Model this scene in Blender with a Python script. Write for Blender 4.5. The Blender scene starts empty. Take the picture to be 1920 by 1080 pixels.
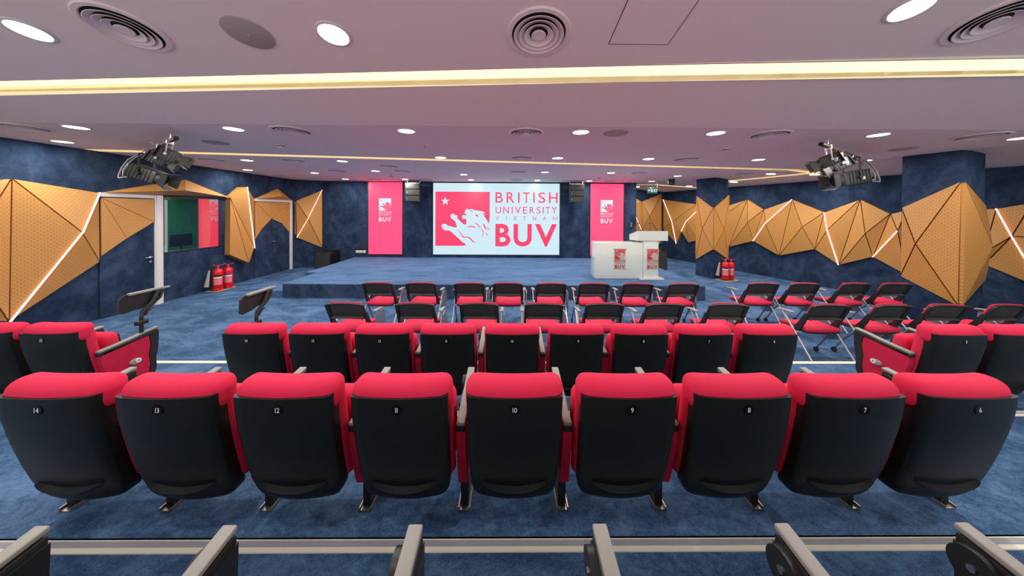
import bpy, bmesh, math, random
from math import sin, cos, pi, radians, atan2, sqrt, atan
from mathutils import Vector as V, Matrix

C = bpy.context.scene.collection
random.seed(7)

# ------------------------------------------------------------------ camera
cam_d = bpy.data.cameras.new('camera')
cam_d.sensor_width = 36.0
cam_d.lens = 36.0 * 560.0 / 1920.0
cam_d.shift_y = -(540.0 - 400.9) / 1920.0
cam_d.clip_start = 0.02
cam = bpy.data.objects.new('camera', cam_d)
C.objects.link(cam)
cam.matrix_world = (Matrix.Translation((0, 0, 2.07)) @ Matrix.Rotation(radians(-.49), 4, 'Z')
                    @ Matrix.Rotation(pi / 2 - radians(.5), 4, 'X') @ Matrix.Rotation(radians(.3), 4, 'Z'))
bpy.context.scene.camera = cam
sc = bpy.context.scene
sc.view_settings.view_transform = 'Standard'
sc.view_settings.look = 'None'
sc.view_settings.gamma = 1.0
sc.view_settings.use_curve_mapping = False
sc.view_settings.exposure = 0.0
try:
    sc.cycles.use_denoising = True
    sc.cycles.max_bounces = 8
    sc.cycles.diffuse_bounces = 5
    sc.cycles.sample_clamp_indirect = 6.0
    sc.cycles.caustics_reflective = False
    sc.cycles.caustics_refractive = False
except Exception:
    pass

# ------------------------------------------------------------------ world (even fill added to brighten the ceiling; rear wall left out)
W = bpy.data.worlds.new('ambient_fill'); sc.world = W
W.use_nodes = True
bg = W.node_tree.nodes['Background']
bg.inputs[0].default_value = (1.0, .93, .88, 1)
bg.inputs[1].default_value = 1.25
LAMP_W = 23.0        # each ceiling downlight, watts
LAMP_COL = (1.0, .97, .92)
COVE_E = 2.4         # cove light emission
LED_E = 2.6

# ------------------------------------------------------------------ materials
def nt(name):
    m = bpy.data.materials.new(name); m.use_nodes = True
    return m, m.node_tree.nodes, m.node_tree.links, m.node_tree.nodes['Principled BSDF']

def mat(name, col, rough=.5, metal=0, emit=None, es=0, spec=.5, coat=0, grain=0, gscale=80):
    m, N, L, b = nt(name)
    b.inputs['Base Color'].default_value = (*col, 1)
    b.inputs['Roughness'].default_value = rough
    b.inputs['Metallic'].default_value = metal
    b.inputs['Specular IOR Level'].default_value = spec
    b.inputs['Coat Weight'].default_value = coat
    if emit:
        b.inputs['Emission Color'].default_value = (*emit, 1)
        b.inputs['Emission Strength'].default_value = es
    if grain:
        n = N.new('ShaderNodeTexNoise'); n.inputs['Scale'].default_value = gscale; n.inputs['Detail'].default_value = 4
        t = N.new('ShaderNodeTexCoord'); L.new(t.outputs['Object'], n.inputs['Vector'])
        bp = N.new('ShaderNodeBump'); bp.inputs['Strength'].default_value = grain; bp.inputs['Distance'].default_value = .002
        L.new(n.outputs['Fac'], bp.inputs['Height']); L.new(bp.outputs['Normal'], b.inputs['Normal'])
    return m

def suede(name, dark, mid, light, scale=(1, 1, 1), s1=2.2, s2=9, rough=.95, fibre=300, sheen=.3, span=(.41, .63)):
    """brushed pile: soft patches of light and dark nap over a fine fibre grain"""
    m, N, L, b = nt(name)
    tc = N.new('ShaderNodeTexCoord'); mp = N.new('ShaderNodeMapping'); mp.inputs['Scale'].default_value = scale
    L.new(tc.outputs['Object'], mp.inputs['Vector'])
    n1 = N.new('ShaderNodeTexNoise'); n1.inputs['Scale'].default_value = s1; n1.inputs['Detail'].default_value = 6; n1.inputs['Distortion'].default_value = 1.2
    n2 = N.new('ShaderNodeTexNoise'); n2.inputs['Scale'].default_value = s2; n2.inputs['Detail'].default_value = 8; n2.inputs['Roughness'].default_value = .7; n2.inputs['Distortion'].default_value = .8
    n3 = N.new('ShaderNodeTexNoise'); n3.inputs['Scale'].default_value = fibre; n3.inputs['Detail'].default_value = 2
    for n in (n1, n2, n3): L.new(mp.outputs['Vector'], n.inputs['Vector'])
    a = N.new('ShaderNodeMath'); a.operation = 'MULTIPLY_ADD'; a.inputs[1].default_value = .46; L.new(n1.outputs['Fac'], a.inputs[0])
    a2 = N.new('ShaderNodeMath'); a2.operation = 'MULTIPLY'; a2.inputs[1].default_value = .38; L.new(n2.outputs['Fac'], a2.inputs[0])
    L.new(a2.outputs[0], a.inputs[2])
    a3 = N.new('ShaderNodeMath'); a3.operation = 'MULTIPLY_ADD'; a3.inputs[1].default_value = .20; L.new(n3.outputs['Fac'], a3.inputs[0]); L.new(a.outputs[0], a3.inputs[2])
    r = N.new('ShaderNodeValToRGB'); e = r.color_ramp.elements
    e[0].position = span[0]; e[0].color = (*dark, 1); e[1].position = span[1]; e[1].color = (*light, 1)
    k = e.new(.51); k.color = (*mid, 1)
    L.new(a3.outputs[0], r.inputs['Fac']); L.new(r.outputs['Color'], b.inputs['Base Color'])
    b.inputs['Roughness'].default_value = rough; b.inputs['Specular IOR Level'].default_value = .15
    b.inputs['Sheen Weight'].default_value = sheen; b.inputs['Sheen Roughness'].default_value = .4
    b.inputs['Sheen Tint'].default_value = (*light, 1)
    bp = N.new('ShaderNodeBump'); bp.inputs['Strength'].default_value = .35; bp.inputs['Distance'].default_value = .004
    L.new(n3.outputs['Fac'], bp.inputs['Height']); L.new(bp.outputs['Normal'], b.inputs['Normal'])
    return m

def perforated(name, col, hole, pitch=.05, thr=.80, rough=.42):
    """timber veneer drilled with staggered rows of small holes (UV in metres)"""
    m, N, L, b = nt(name)
    uv = N.new('ShaderNodeUVMap'); uv.uv_map = 'uv'
    mp = N.new('ShaderNodeMapping'); mp.inputs['Rotation'].default_value = (0, 0, pi / 4)
    mp.inputs['Scale'].default_value = (2 * pi / pitch,) * 3
    L.new(uv.outputs['UV'], mp.inputs['Vector'])
    sx = N.new('ShaderNodeSeparateXYZ'); L.new(mp.outputs['Vector'], sx.inputs[0])
    c = []
    for i in (0, 1):
        q = N.new('ShaderNodeMath'); q.operation = 'COSINE'; L.new(sx.outputs[i], q.inputs[0]); c.append(q)
    ad = N.new('ShaderNodeMath'); ad.operation = 'ADD'; L.new(c[0].outputs[0], ad.inputs[0]); L.new(c[1].outputs[0], ad.inputs[1])
    hf = N.new('ShaderNodeMath'); hf.operation = 'MULTIPLY'; hf.inputs[1].default_value = .5; L.new(ad.outputs[0], hf.inputs[0])
    mr = N.new('ShaderNodeMapRange'); mr.inputs['From Min'].default_value = thr - .08; mr.inputs['From Max'].default_value = thr + .08
    L.new(hf.outputs[0], mr.inputs['Value'])
    nz = N.new('ShaderNodeTexNoise'); nz.inputs['Scale'].default_value = 6; nz.inputs['Detail'].default_value = 6
    m2 = N.new('ShaderNodeMapping'); m2.inputs['Scale'].default_value = (1, 9, 1); L.new(uv.outputs['UV'], m2.inputs['Vector']); L.new(m2.outputs['Vector'], nz.inputs['Vector'])
    gr = N.new('ShaderNodeMix'); gr.data_type = 'RGBA'; gr.inputs['A'].default_value = (*[x * .9 for x in col], 1); gr.inputs['B'].default_value = (*[min(1, x * 1.08) for x in col], 1)
    L.new(nz.outputs['Fac'], gr.inputs['Factor'])
    mx = N.new('ShaderNodeMix'); mx.data_type = 'RGBA'; mx.inputs['B'].default_value = (*hole, 1)
    L.new(gr.outputs['Result'], mx.inputs['A']); L.new(mr.outputs['Result'], mx.inputs['Factor'])
    L.new(mx.outputs['Result'], b.inputs['Base Color'])
    b.inputs['Roughness'].default_value = rough
    return m

def dotted(name, col, dot, sx, sz, thr=.55):
    """moulded plastic mesh: rows of small perforations (object space)"""
    m, N, L, b = nt(name)
    tc = N.new('ShaderNodeTexCoord'); s = N.new('ShaderNodeSeparateXYZ'); L.new(tc.outputs['Object'], s.inputs[0])
    o = []
    for i, k in ((0, sx), (2, sz)):
        q = N.new('ShaderNodeMath'); q.operation = 'MULTIPLY'; q.inputs[1].default_value = 2 * pi / k; L.new(s.outputs[i], q.inputs[0])
        w = N.new('ShaderNodeMath'); w.operation = 'COSINE'; L.new(q.outputs[0], w.inputs[0]); o.append(w)
    p = N.new('ShaderNodeMath'); p.operation = 'MULTIPLY'; L.new(o[0].outputs[0], p.inputs[0]); L.new(o[1].outputs[0], p.inputs[1])
    g = N.new('ShaderNodeMath'); g.operation = 'GREATER_THAN'; g.inputs[1].default_value = thr; L.new(p.outputs[0], g.inputs[0])
    mx = N.new('ShaderNodeMix'); mx.data_type = 'RGBA'; mx.inputs['A'].default_value = (*col, 1); mx.inputs['B'].default_value = (*dot, 1)
    L.new(g.outputs[0], mx.inputs['Factor']); L.new(mx.outputs['Result'], b.inputs['Base Color'])
    b.inputs['Roughness'].default_value = .45
    return m

def emissive(name, col, s):
    m, N, L, b = nt(name)
    b.inputs['Base Color'].default_value = (.02, .02, .02, 1)
    b.inputs['Roughness'].default_value = .4
    b.inputs['Emission Color'].default_value = (*col, 1); b.inputs['Emission Strength'].default_value = s
    return m

def glass_mat(name, tint, refl, rough=0.0):
    m = bpy.data.materials.new(name); m.use_nodes = True
    N, L = m.node_tree.nodes, m.node_tree.links; N.clear()
    o = N.new('ShaderNodeOutputMaterial'); x = N.new('ShaderNodeMixShader'); x.inputs[0].default_value = refl
    t = N.new('ShaderNodeBsdfTransparent'); t.inputs[0].default_value = (*tint, 1)
    g = N.new('ShaderNodeBsdfGlossy'); g.inputs['Roughness'].default_value = rough; g.inputs['Color'].default_value = (.95, .95, .95, 1)
    L.new(t.outputs[0], x.inputs[1]); L.new(g.outputs[0], x.inputs[2]); L.new(x.outputs[0], o.inputs[0])
    return m

M = dict(
    carpet=suede('blue_carpet', (.024, .060, .135), (.050, .110, .220), (.098, .178, .32), (1.0, 1.4, 1), 1.5, 17, fibre=120, span=(.435, .60)),
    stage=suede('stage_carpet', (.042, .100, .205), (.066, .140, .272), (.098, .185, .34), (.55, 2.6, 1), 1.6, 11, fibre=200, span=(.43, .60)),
    riser_shade=suede('riser_shade_carpet', (.020, .034, .070), (.034, .056, .105), (.055, .086, .15), (1, 1, 1), 1.6, 7, fibre=260),  # darker copy of the stage carpet: the riser's shade put into the colour
    wall=suede('navy_suede', (.012, .024, .054), (.022, .041, .084), (.042, .071, .134), (1, 1, .8), 1.7, 5, fibre=220),
    ceiling=mat('ceiling_paint', (.88, .78, .75), .85, grain=.05),
    trough=mat('cove_paint', (.86, .80, .68), .8),
    cove=emissive('cove_glow', (1.0, .82, .32), COVE_E),
    led=emissive('led_strip_glow', (1.0, .50, .46), LED_E),
    lens=emissive('downlight_glow', (1.0, 1.0, .92), 9.0),
    spkgrille=mat('speaker_grille_paint', (.42, .36, .36), .6),
    trimwhite=mat('white_trim', (.72, .70, .68), .5),
    grillepaint=mat('diffuser_paint', (.82, .74, .73), .45),
    dark=mat('dark_void', (.006, .006, .007), .8),
    wood=perforated('perforated_timber', (.585, .282, .072), (.35, .16, .042), .044, .74),
    plainwood=perforated('veneered_timber', (.585, .282, .072), (.49, .232, .06), .03, .9),
    frame=mat('white_door_frame', (.74, .72, .70), .4),
    chrome=mat('brushed_steel', (.72, .72, .72), .25, 1),
    alu=mat('aluminium_nosing', (.86, .83, .66), .4, .0),
    aluins=mat('grey_nosing_insert', (.36, .37, .42), .6),
    red=mat('red_upholstery', (.68, .020, .072), .75, grain=.25, gscale=500, spec=.25),
    redside=mat('red_side_cloth', (.54, .014, .054), .8, grain=.25, gscale=500, spec=.2),
    shell=mat('black_shell', (.009, .012, .012), .42, spec=.28, grain=.08, gscale=900),
    blackp=mat('black_plastic', (.014, .015, .016), .45),
    greyp=mat('grey_arm_plastic', (.27, .265, .24), .5, grain=.1, gscale=700),
    whiteink=mat('white_ink', (.85, .85, .83), .5),
    badge=mat('black_badge', (.004, .004, .004), .25),
    plate=mat('floor_plate_metal', (.42, .40, .37), .4, .8),
    lip=mat('lit_back_lip', (.055, .057, .052), .45),  # black plastic lightened: overhead light on the ledge put into the colour
    tube=mat('silver_tube', (.50, .52, .52), .32, .6),
    darktube=mat('blue_grey_tube', (.30, .34, .40), .35, .6),  # darker blue-grey metal for front legs and folded tablet
    meshback=dotted('perforated_back', (.008, .009, .009), (.15, .155, .14), .021, .019, .35),
    podium=mat('white_gloss', (.66, .72, .66), .16, coat=.4),
    acryl=glass_mat('clear_acrylic', (.96, .96, .95), .06),
    logored=mat('logo_red', (.66, .010, .03), .45),
    bezel=mat('dark_bezel', (.012, .016, .028), .4),
    scrwhite=emissive('screen_white', (.60, .81, .90), 1.0),
    scrred=emissive('screen_red', (1.0, .030, .135), 1.0),
    panred=emissive('banner_red', (1.0, .031, .098), 2.2),
    panwhite=emissive('banner_white', (.68, .86, .90), 1.0),
    speaker=dotted('speaker_grille', (.030, .031, .028), (.075, .078, .068), .022, .022, .3),
    subwoof=mat('subwoofer_gloss', (.010, .010, .011), .14),
    exting=mat('extinguisher_red', (.72, .008, .018), .22, coat=.4),
    label=mat('pale_red_label', (.85, .22, .24), .5),
    labelw=mat('white_label', (.80, .80, .78), .5),
    labelb=mat('blue_label', (.08, .06, .30), .5),
    yellow=mat('yellow_tape', (.80, .52, .03), .6),
    steelcase=mat('lamp_body', (.045, .045, .043), .4),
    ivory=mat('ivory_plate', (.72, .70, .55), .45),
    exitgreen=emissive('exit_green', (.01, .14, .08), .8),
    exitwhite=emissive('exit_white', (.85, .95, .90), .9),
    greenwall=mat('green_backdrop', (.012, .19, .075), .9),
    winglass=glass_mat('reflective_glass', (.85, .90, .87), .25),
    cable=mat('pale_cable', (.35, .33, .30), .5),
    brown=mat('warm_dark_metal', (.10, .05, .03), .4, .5),
)

# ------------------------------------------------------------------ mesh builder
class MB:
    def __init__(s): s.v = []; s.f = []
    def add(s, v, f):
        o = len(s.v); s.v += [tuple(map(float, p)) for p in v]; s.f += [tuple(i + o for i in q) for q in f]; return s
    def box(s, c, d, m=None):
        x, y, z = (k / 2 for k in d)
        v = [V((sx * x, sy * y, sz * z)) for sz in (-1, 1) for sx, sy in ((-1, -1), (1, -1), (1, 1), (-1, 1))]
        if m is not None: v = [m @ p for p in v]
        v = [p + V(c) for p in v]
        return s.add(v, [(3, 2, 1, 0), (4, 5, 6, 7), (0, 1, 5, 4), (1, 2, 6, 5), (2, 3, 7, 6), (3, 0, 4, 7)])
    def b2(s, a, b):
        return s.box([(i + j) / 2 for i, j in zip(a, b)], [abs(j - i) for i, j in zip(a, b)])
    def rbox(s, c, h, r, n=4, k=2, fn=None):
        """box with rounded edges; fn bends it afterwards. h = half sizes"""
        def line(hh):
            q = min(r, hh); a = [-hh + q * (1 - cos(pi / 2 * i / k)) for i in range(k)]
            inn = [-(hh - q) + 2 * (hh - q) * i / n for i in range(n + 1)] if hh > q + 1e-9 else [0.0]
            return a + inn + [-t for t in reversed(a)]
        ls = [line(q) for q in h]; idx = {}; vv = []; ff = []
        def pt(p):
            key = tuple(round(t, 6) for t in p)
            if key in idx: return idx[key]
            inner = [max(-(h[i] - min(r, h[i])), min(h[i] - min(r, h[i]), p[i])) for i in range(3)]
            d = [p[i] - inner[i] for i in range(3)]; l = sqrt(sum(t * t for t in d)) or 1
            rr = [min(r, h[i]) for i in range(3)]
            q = [inner[i] + d[i] / l * rr[i] for i in range(3)]
            q = V(q) + V(c)
            if fn: q = V(fn(*q))
            vv.append(q); idx[key] = len(vv) - 1; return idx[key]
        for ax in range(3):
            u, w = (ax + 1) % 3, (ax + 2) % 3
            for sg in (-1, 1):
                for i in range(len(ls[u]) - 1):
                    for j in range(len(ls[w]) - 1):
                        qd = []
                        for a, b in ((i, j), (i + 1, j), (i + 1, j + 1), (i, j + 1)):
                            p = [0, 0, 0]; p[ax] = sg * h[ax]; p[u] = ls[u][a]; p[w] = ls[w][b]; qd.append(pt(p))
                        if len(set(qd)) < 3: continue
                        ff.append(tuple(qd) if sg > 0 else tuple(reversed(qd)))
        return s.add(vv, ff)
    def cyl(s, a, b, r, n=14, r2=None):
        a, b = V(a), V(b); r2 = r if r2 is None else r2
        d = (b - a).normalized(); u = d.orthogonal().normalized(); w = d.cross(u)
        v = [a + (u * cos(t) + w * sin(t)) * r for t in (2 * pi * i / n for i in range(n))] + [b + (u * cos(t) + w * sin(t)) * r2 for t in (2 * pi * i / n for i in range(n))]
        return s.add(v, [(i, (i + 1) % n, n + (i + 1) % n, n + i) for i in range(n)] + [tuple(range(n - 1, -1, -1)), tuple(range(n, 2 * n))])
    def tube(s, pts, r, n=8):
        pts = [V(p) for p in pts]; v = []; f = []; u = None
        for i, p in enumerate(pts):
            d = (pts[min(i + 1, len(pts) - 1)] - pts[max(i - 1, 0)]).normalized()
            u = d.orthogonal().normalized() if u is None else (u - d * u.dot(d)).normalized()
            w = d.cross(u)
            v += [p + (u * cos(2 * pi * k / n) + w * sin(2 * pi * k / n)) * r for k in range(n)]
        for i in range(len(pts) - 1):
            for k in range(n):
                f.append((i * n + k, i * n + (k + 1) % n, (i + 1) * n + (k + 1) % n, (i + 1) * n + k))
        f += [tuple(range(n - 1, -1, -1)), tuple((len(pts) - 1) * n + k for k in range(n))]
        return s.add(v, f)
    def lathe(s, prof, c=(0, 0, 0), n=24, sx=1, sy=1):
        v = []; f = []; m = len(prof)
        for r, z in prof:
            v += [(c[0] + sx * r * cos(2 * pi * k / n), c[1] + sy * r * sin(2 * pi * k / n), c[2] + z) for k in range(n)]
        for i in range(m - 1):
            for k in range(n):
                f.append((i * n + k, i * n + (k + 1) % n, (i + 1) * n + (k + 1) % n, (i + 1) * n + k))
        if prof[0][0] > 1e-6 and abs(prof[0][0] - prof[-1][0]) + abs(prof[0][1] - prof[-1][1]) > 1e-6:
            f += [tuple(range(n - 1, -1, -1)), tuple((m - 1) * n + k for k in range(n))]
        return s.add(v, f)
    def prism(s, poly, t0, t1, fn):
        """2-D outline extruded from t0 to t1; fn(u, v, t) -> 3-D"""
        n = len(poly)
        v = [fn(a, b, t0) for a, b in poly] + [fn(a, b, t1) for a, b in poly]
        return s.add(v, [tuple(range(n - 1, -1, -1)), tuple(range(n, 2 * n))] + [(i, (i + 1) % n, n + (i + 1) % n, n + i) for i in range(n)])
    def move(s, m):
        s.v = [tuple(m @ V(p)) for p in s.v]; return s
    def build(s, name, m, parent=None, smooth=35, fix=True):
        me = bpy.data.meshes.new(name); me.from_pydata(s.v, [], s.f)
        if fix:
            bm = bmesh.new(); bm.from_mesh(me)
            bmesh.ops.remove_doubles(bm, verts=bm.verts, dist=1e-6)
            bmesh.ops.recalc_face_normals(bm, faces=bm.faces)
            bm.to_mesh(me); bm.free()
        me.materials.append(m if not isinstance(m, str) else M[m])
        if smooth:
            me.polygons.foreach_set('use_smooth', [True] * len(me.polygons))
            me.set_sharp_from_angle(angle=radians(smooth))
        return link(bpy.data.objects.new(name, me), parent)

KIDS = {}
def link(o, parent=None):
    C.objects.link(o)
    if parent is not None:
        o.parent = parent; KIDS.setdefault(parent.name, []).append(o)
    return o
def tag(o, label, cat, group=None):
    o['label'] = label; o['category'] = cat
    if group: o['group'] = group
    return o
def thing(name, label, cat, loc=(0, 0, 0), rz=0, group=None, rx=0):
    o = bpy.data.objects.new(name, None); o.empty_display_size = .1
    o.location = loc; o.rotation_euler = (rx, 0, rz)
    return tag(link(o), label, cat, group)
def structure(o): o['kind'] = 'structure'; return o
def dup(root, loc=None, rz=None, label=None, group=None, parent=None, rx=None):
    r = root.copy(); link(r, parent)
    if loc is not None: r.location = loc
    if rz is not None: r.rotation_euler.z = rz
    if rx is not None: r.rotation_euler.x = rx
    if label: r['label'] = label
    if group: r['group'] = group
    for ch in KIDS.get(root.name, []): dup(ch, parent=r)
    return r
ORD = ['first', 'second', 'third', 'fourth', 'fifth', 'sixth', 'seventh', 'eighth', 'ninth', 'tenth', 'eleventh', 'twelfth']

# ------------------------------------------------------------------ flat lettering
GLYPH = {}
def glyph(ch, bold):
    k = (ch, bold)
    if ch == 'M' and k not in GLYPH:      # two posts and two slanting strokes
        e = .12
        vs = [(0, 0), (e, 0), (e, 1), (0, 1), (1 - e, 0), (1, 0), (1, 1), (1 - e, 1), (e, .78), (e, 1), (.5, .34), (.5, .12), (1 - e, 1), (1 - e, .78)]
        GLYPH[k] = (vs, [(0, 1, 2, 3), (4, 5, 6, 7), (11, 10, 9, 8), (11, 13, 12, 10)], 1.05)
    if k not in GLYPH:
        cu = bpy.data.curves.new('glyph', 'FONT'); cu.body = ch; cu.resolution_u = 4; cu.offset = .028 if bold else .004
        o = bpy.data.objects.new('glyph', cu); C.objects.link(o)
        bpy.context.view_layer.update()
        me = o.evaluated_get(bpy.context.evaluated_depsgraph_get()).to_mesh()
        vs = [(p.co.x, p.co.y) for p in me.vertices]; fs = [tuple(p.vertices) for p in me.polygons]
        x0 = min(p[0] for p in vs); x1 = max(p[0] for p in vs); y0 = min(p[1] for p in vs); y1 = max(p[1] for p in vs)
        GLYPH[k] = ([((x - x0) / (x1 - x0), (y - y0) / (y1 - y0)) for x, y in vs], fs, (x1 - x0) / (y1 - y0))
        C.objects.unlink(o); bpy.data.objects.remove(o); bpy.data.curves.remove(cu)
    return GLYPH[k]
def letters(mb, word, spans, y0, y1, fn, bold=False, t=0.0):
    """each letter fitted to its own horizontal span; fn(u, v, t) -> 3-D"""
    for ch, (a, b) in zip(word, spans):
        vs, fs, _ = glyph(ch, bold)
        mb.add([fn(a + x * (b - a), y0 + y * (y1 - y0), t) for x, y in vs], fs)
    return mb
def fit(word, x0, x1, gap):
    """letter spans proportional to glyph widths"""
    w = [max(.12, glyph(c, False)[2]) for c in word]; tot = sum(w) + gap * (len(word) - 1); k = (x1 - x0) / tot; x = x0; out = []
    for q in w: out.append((x, x + q * k)); x += (q + gap) * k
    return out

# the lion emblem: outline and inner strokes in a unit square
def U(pts): return [((x - 113) / 683, (880 - y) / 683) for x, y in pts]
EMB = U([(113, 197), (796, 197), (797, 520), (790, 570), (781, 605), (775, 578), (762, 553), (745, 527), (722, 500), (748, 508), (738, 482), (706, 468), (742, 461), (718, 446), (690, 439), (640, 432), (600, 428), (572, 412), (557, 417), (545, 425), (515, 412), (497, 415), (487, 440), (478, 465), (482, 476), (500, 475), (503, 490), (490, 500), (470, 488), (455, 495), (445, 510), (452, 530), (465, 545), (480, 535), (497, 540), (505, 560), (500, 600), (497, 615), (460, 600), (430, 575), (410, 548), (395, 540), (388, 520), (390, 500), (380, 492), (365, 497), (352, 480), (335, 473), (328, 481), (310, 477), (317, 489), (298, 492), (307, 505), (300, 520), (318, 532), (330, 545), (365, 575), (372, 600), (385, 648), (340, 645), (300, 632), (270, 625), (255, 612), (240, 605), (220, 602), (208, 608), (192, 606), (200, 618), (184, 632), (200, 640), (200, 665), (215, 668), (225, 680), (250, 688), (285, 685), (310, 700), (360, 745), (410, 790), (448, 826), (455, 838), (465, 831), (470, 845), (480, 839), (487, 855), (497, 875), (450, 880), (113, 880)])
STROKES = [U(s) for s in (
    [(617, 490), (625, 480), (640, 489), (660, 480), (648, 493), (655, 520), (640, 506), (625, 506)],
    [(555, 432), (575, 438), (588, 458), (570, 450), (558, 442)], [(495, 425), (505, 424), (503, 432)],
    [(588, 574), (640, 600), (672, 632), (692, 658), (664, 640), (630, 606)],
    [(515, 640), (560, 627), (600, 632), (640, 668), (600, 645), (550, 640), (522, 648)],
    [(707, 586), (735, 615), (748, 650), (772, 685), (738, 662), (722, 630)],
    [(690, 650), (717, 690), (732, 727), (710, 705)], [(705, 713), (718, 735), (698, 772), (706, 742)],
    [(748, 708), (787, 757), (758, 737)], [(755, 624), (780, 653), (807, 678), (774, 662)],
    [(702, 468), (732, 484), (750, 502), (770, 548), (742, 512)],
    [(384, 652), (420, 700), (472, 764), (520, 764), (557, 780), (592, 820), (634, 843), (588, 833), (545, 790), (510, 774), (466, 777), (413, 705)])]
STAR = [(x, y) for x, y in (((237 + (57 if i % 2 == 0 else 23) * cos(pi / 2 + i * pi / 5) - 113) / 683, (880 - (318 - (57 if i % 2 == 0 else 23) * sin(pi / 2 + i * pi / 5))) / 683) for i in range(10))]
def flat_poly(mb, poly, fn, t):
    bm = bmesh.new(); vs = [bm.verts.new((a, b, 0)) for a, b in poly]; f = bm.faces.new(vs); f.normal_update()
    r = bmesh.ops.triangulate(bm, faces=[f], ngon_method='EAR_CLIP'); bm.verts.index_update()
    mb.add([fn(v.co.x, v.co.y, t) for v in bm.verts], [tuple(v.index for v in q.verts) for q in bm.faces]); bm.free()
def emblem(fn, ink, ground, parent, name='emblem', star=True):
    """fn maps the unit square; ink = square and strokes, ground = star laid on top"""
    mb = MB(); flat_poly(mb, EMB, fn, .001)
    for s in STROKES: flat_poly(mb, s, fn, .001)
    o = mb.build(name, ink, parent, smooth=0, fix=False)
    mb = MB(); flat_poly(mb, STAR, fn, .002)
    mb.build('star', ground, parent, smooth=0, fix=False)
    return o
def stacked_logo(fn, ink, ground, parent):
    """square emblem over four lines of lettering; unit width, hanging down from v = 0"""
    emblem(lambda u, v, t: fn(u, v - 1, t), ink, ground, parent)
    for w, a, b, g, bold in (('BRITISH', -1.24, -1.06, .42, True), ('UNIVERSITY', -1.41, -1.295, .38, False), ('VIETNAM', -1.50, -1.455, 1.9, False), ('BUV', -1.93, -1.57, .2, True)):
        mb = MB(); letters(mb, w, fit(w, 0, 1, g), a, b, fn, bold, .001)
        mb.build('lettering', ink, parent, smooth=0, fix=False)

# ------------------------------------------------------------------ room geometry
XL = -7.70; YF = 11.10; ZC = 3.15; YC = 3.81; SL = .20
DR = V((-.308, .951, 0)).normalized(); NR = V((-.951, -.308, 0)).normalized(); PR = V((8.84, 8.08, 0))
def rdist(x, y): return (V((x, y, 0)) - PR).dot(NR)
def zceil(x, y):
    z = ZC + (SL * (YC - y) if y < YC else 0)
    d = rdist(x, y)
    if d < 1.8: z -= (ZC - 2.98) * (1 - d / 1.8)
    return z
def wallpt(t, off=0): return PR + DR * t + NR * off

ZA, ZB, ZT = .37, .20, .46          # heights of the seating tiers
# floor and tiers
structure(MB().b2((XL - .2, -2.6, -.12), (13.2, 14.2, 0)).build('floor', 'carpet', smooth=0))
t1 = structure(MB().b2((XL, -2.6, 0), (12.0, 3.70, ZB)).build('floor_tier', 'carpet', smooth=0))
structure(MB().b2((XL, -2.6, ZB), (12.0, 2.51, ZA)).build('floor_tier', 'carpet', smooth=0))
structure(MB().b2((XL, -2.6, ZA), (12.0, 1.450, ZT)).build('floor_tier', 'carpet', smooth=0))
def nosing(n, y, z, w, wide):
    o = structure(MB().b2((XL + .02, y - w, z), (11.0, y + .008, z + .006)).b2((XL + .02, y, z - .035), (11.0, y + .008, z + .006)).build('trim_%d' % n, 'alu', smooth=0))
    if wide:
        MB().b2((XL + .02, y - w * .62, z + .004), (11.0, y - w * .16, z + .009)).build('grip_insert', 'aluins', o, smooth=0)
nosing(1, 1.450, ZT, .056, True); nosing(2, 2.51, ZA, .055, True); nosing(3, 3.70, ZB, .055, False)

# ceiling: one sheet folded at the crease, cut by the cove slots
def slot_quad_far():
    n = lambda x: 6.452 + .1303 * x
    return [(XL + .02, n(XL)), (7.62, n(7.62)), (7.70, n(7.62) + .225), (XL + .02, n(XL) + .225)]
def slot_quad_near():
    a = lambda x: 2.733 - .0490 * x
    return [(XL + .02, a(XL)), (10.0, a(10.0)), (10.0, a(10.0) + .225), (XL + .02, a(XL) + .225)]
def slot_quad_right():
    p = lambda t, o: tuple(wallpt(t, o)[:2])
    return [p(-.40, 1.26), p(3.2, 1.20), p(3.2, 1.02), p(-.50, 1.08)]
def slot_quad_back():
    return [(4.80, 11.80), (7.30, 11.45), (7.33, 11.66), (4.83, 12.01)]
SLOTS = [slot_quad_far(), slot_quad_near(), slot_quad_right(), slot_quad_back()]
def inside(p, q):
    s = [(q[(i + 1) % 4][0] - q[i][0]) * (p[1] - q[i][1]) - (q[(i + 1) % 4][1] - q[i][1]) * (p[0] - q[i][0]) for i in range(4)]
    return all(k > -1e-9 for k in s) or all(k < 1e-9 for k in s)
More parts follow.
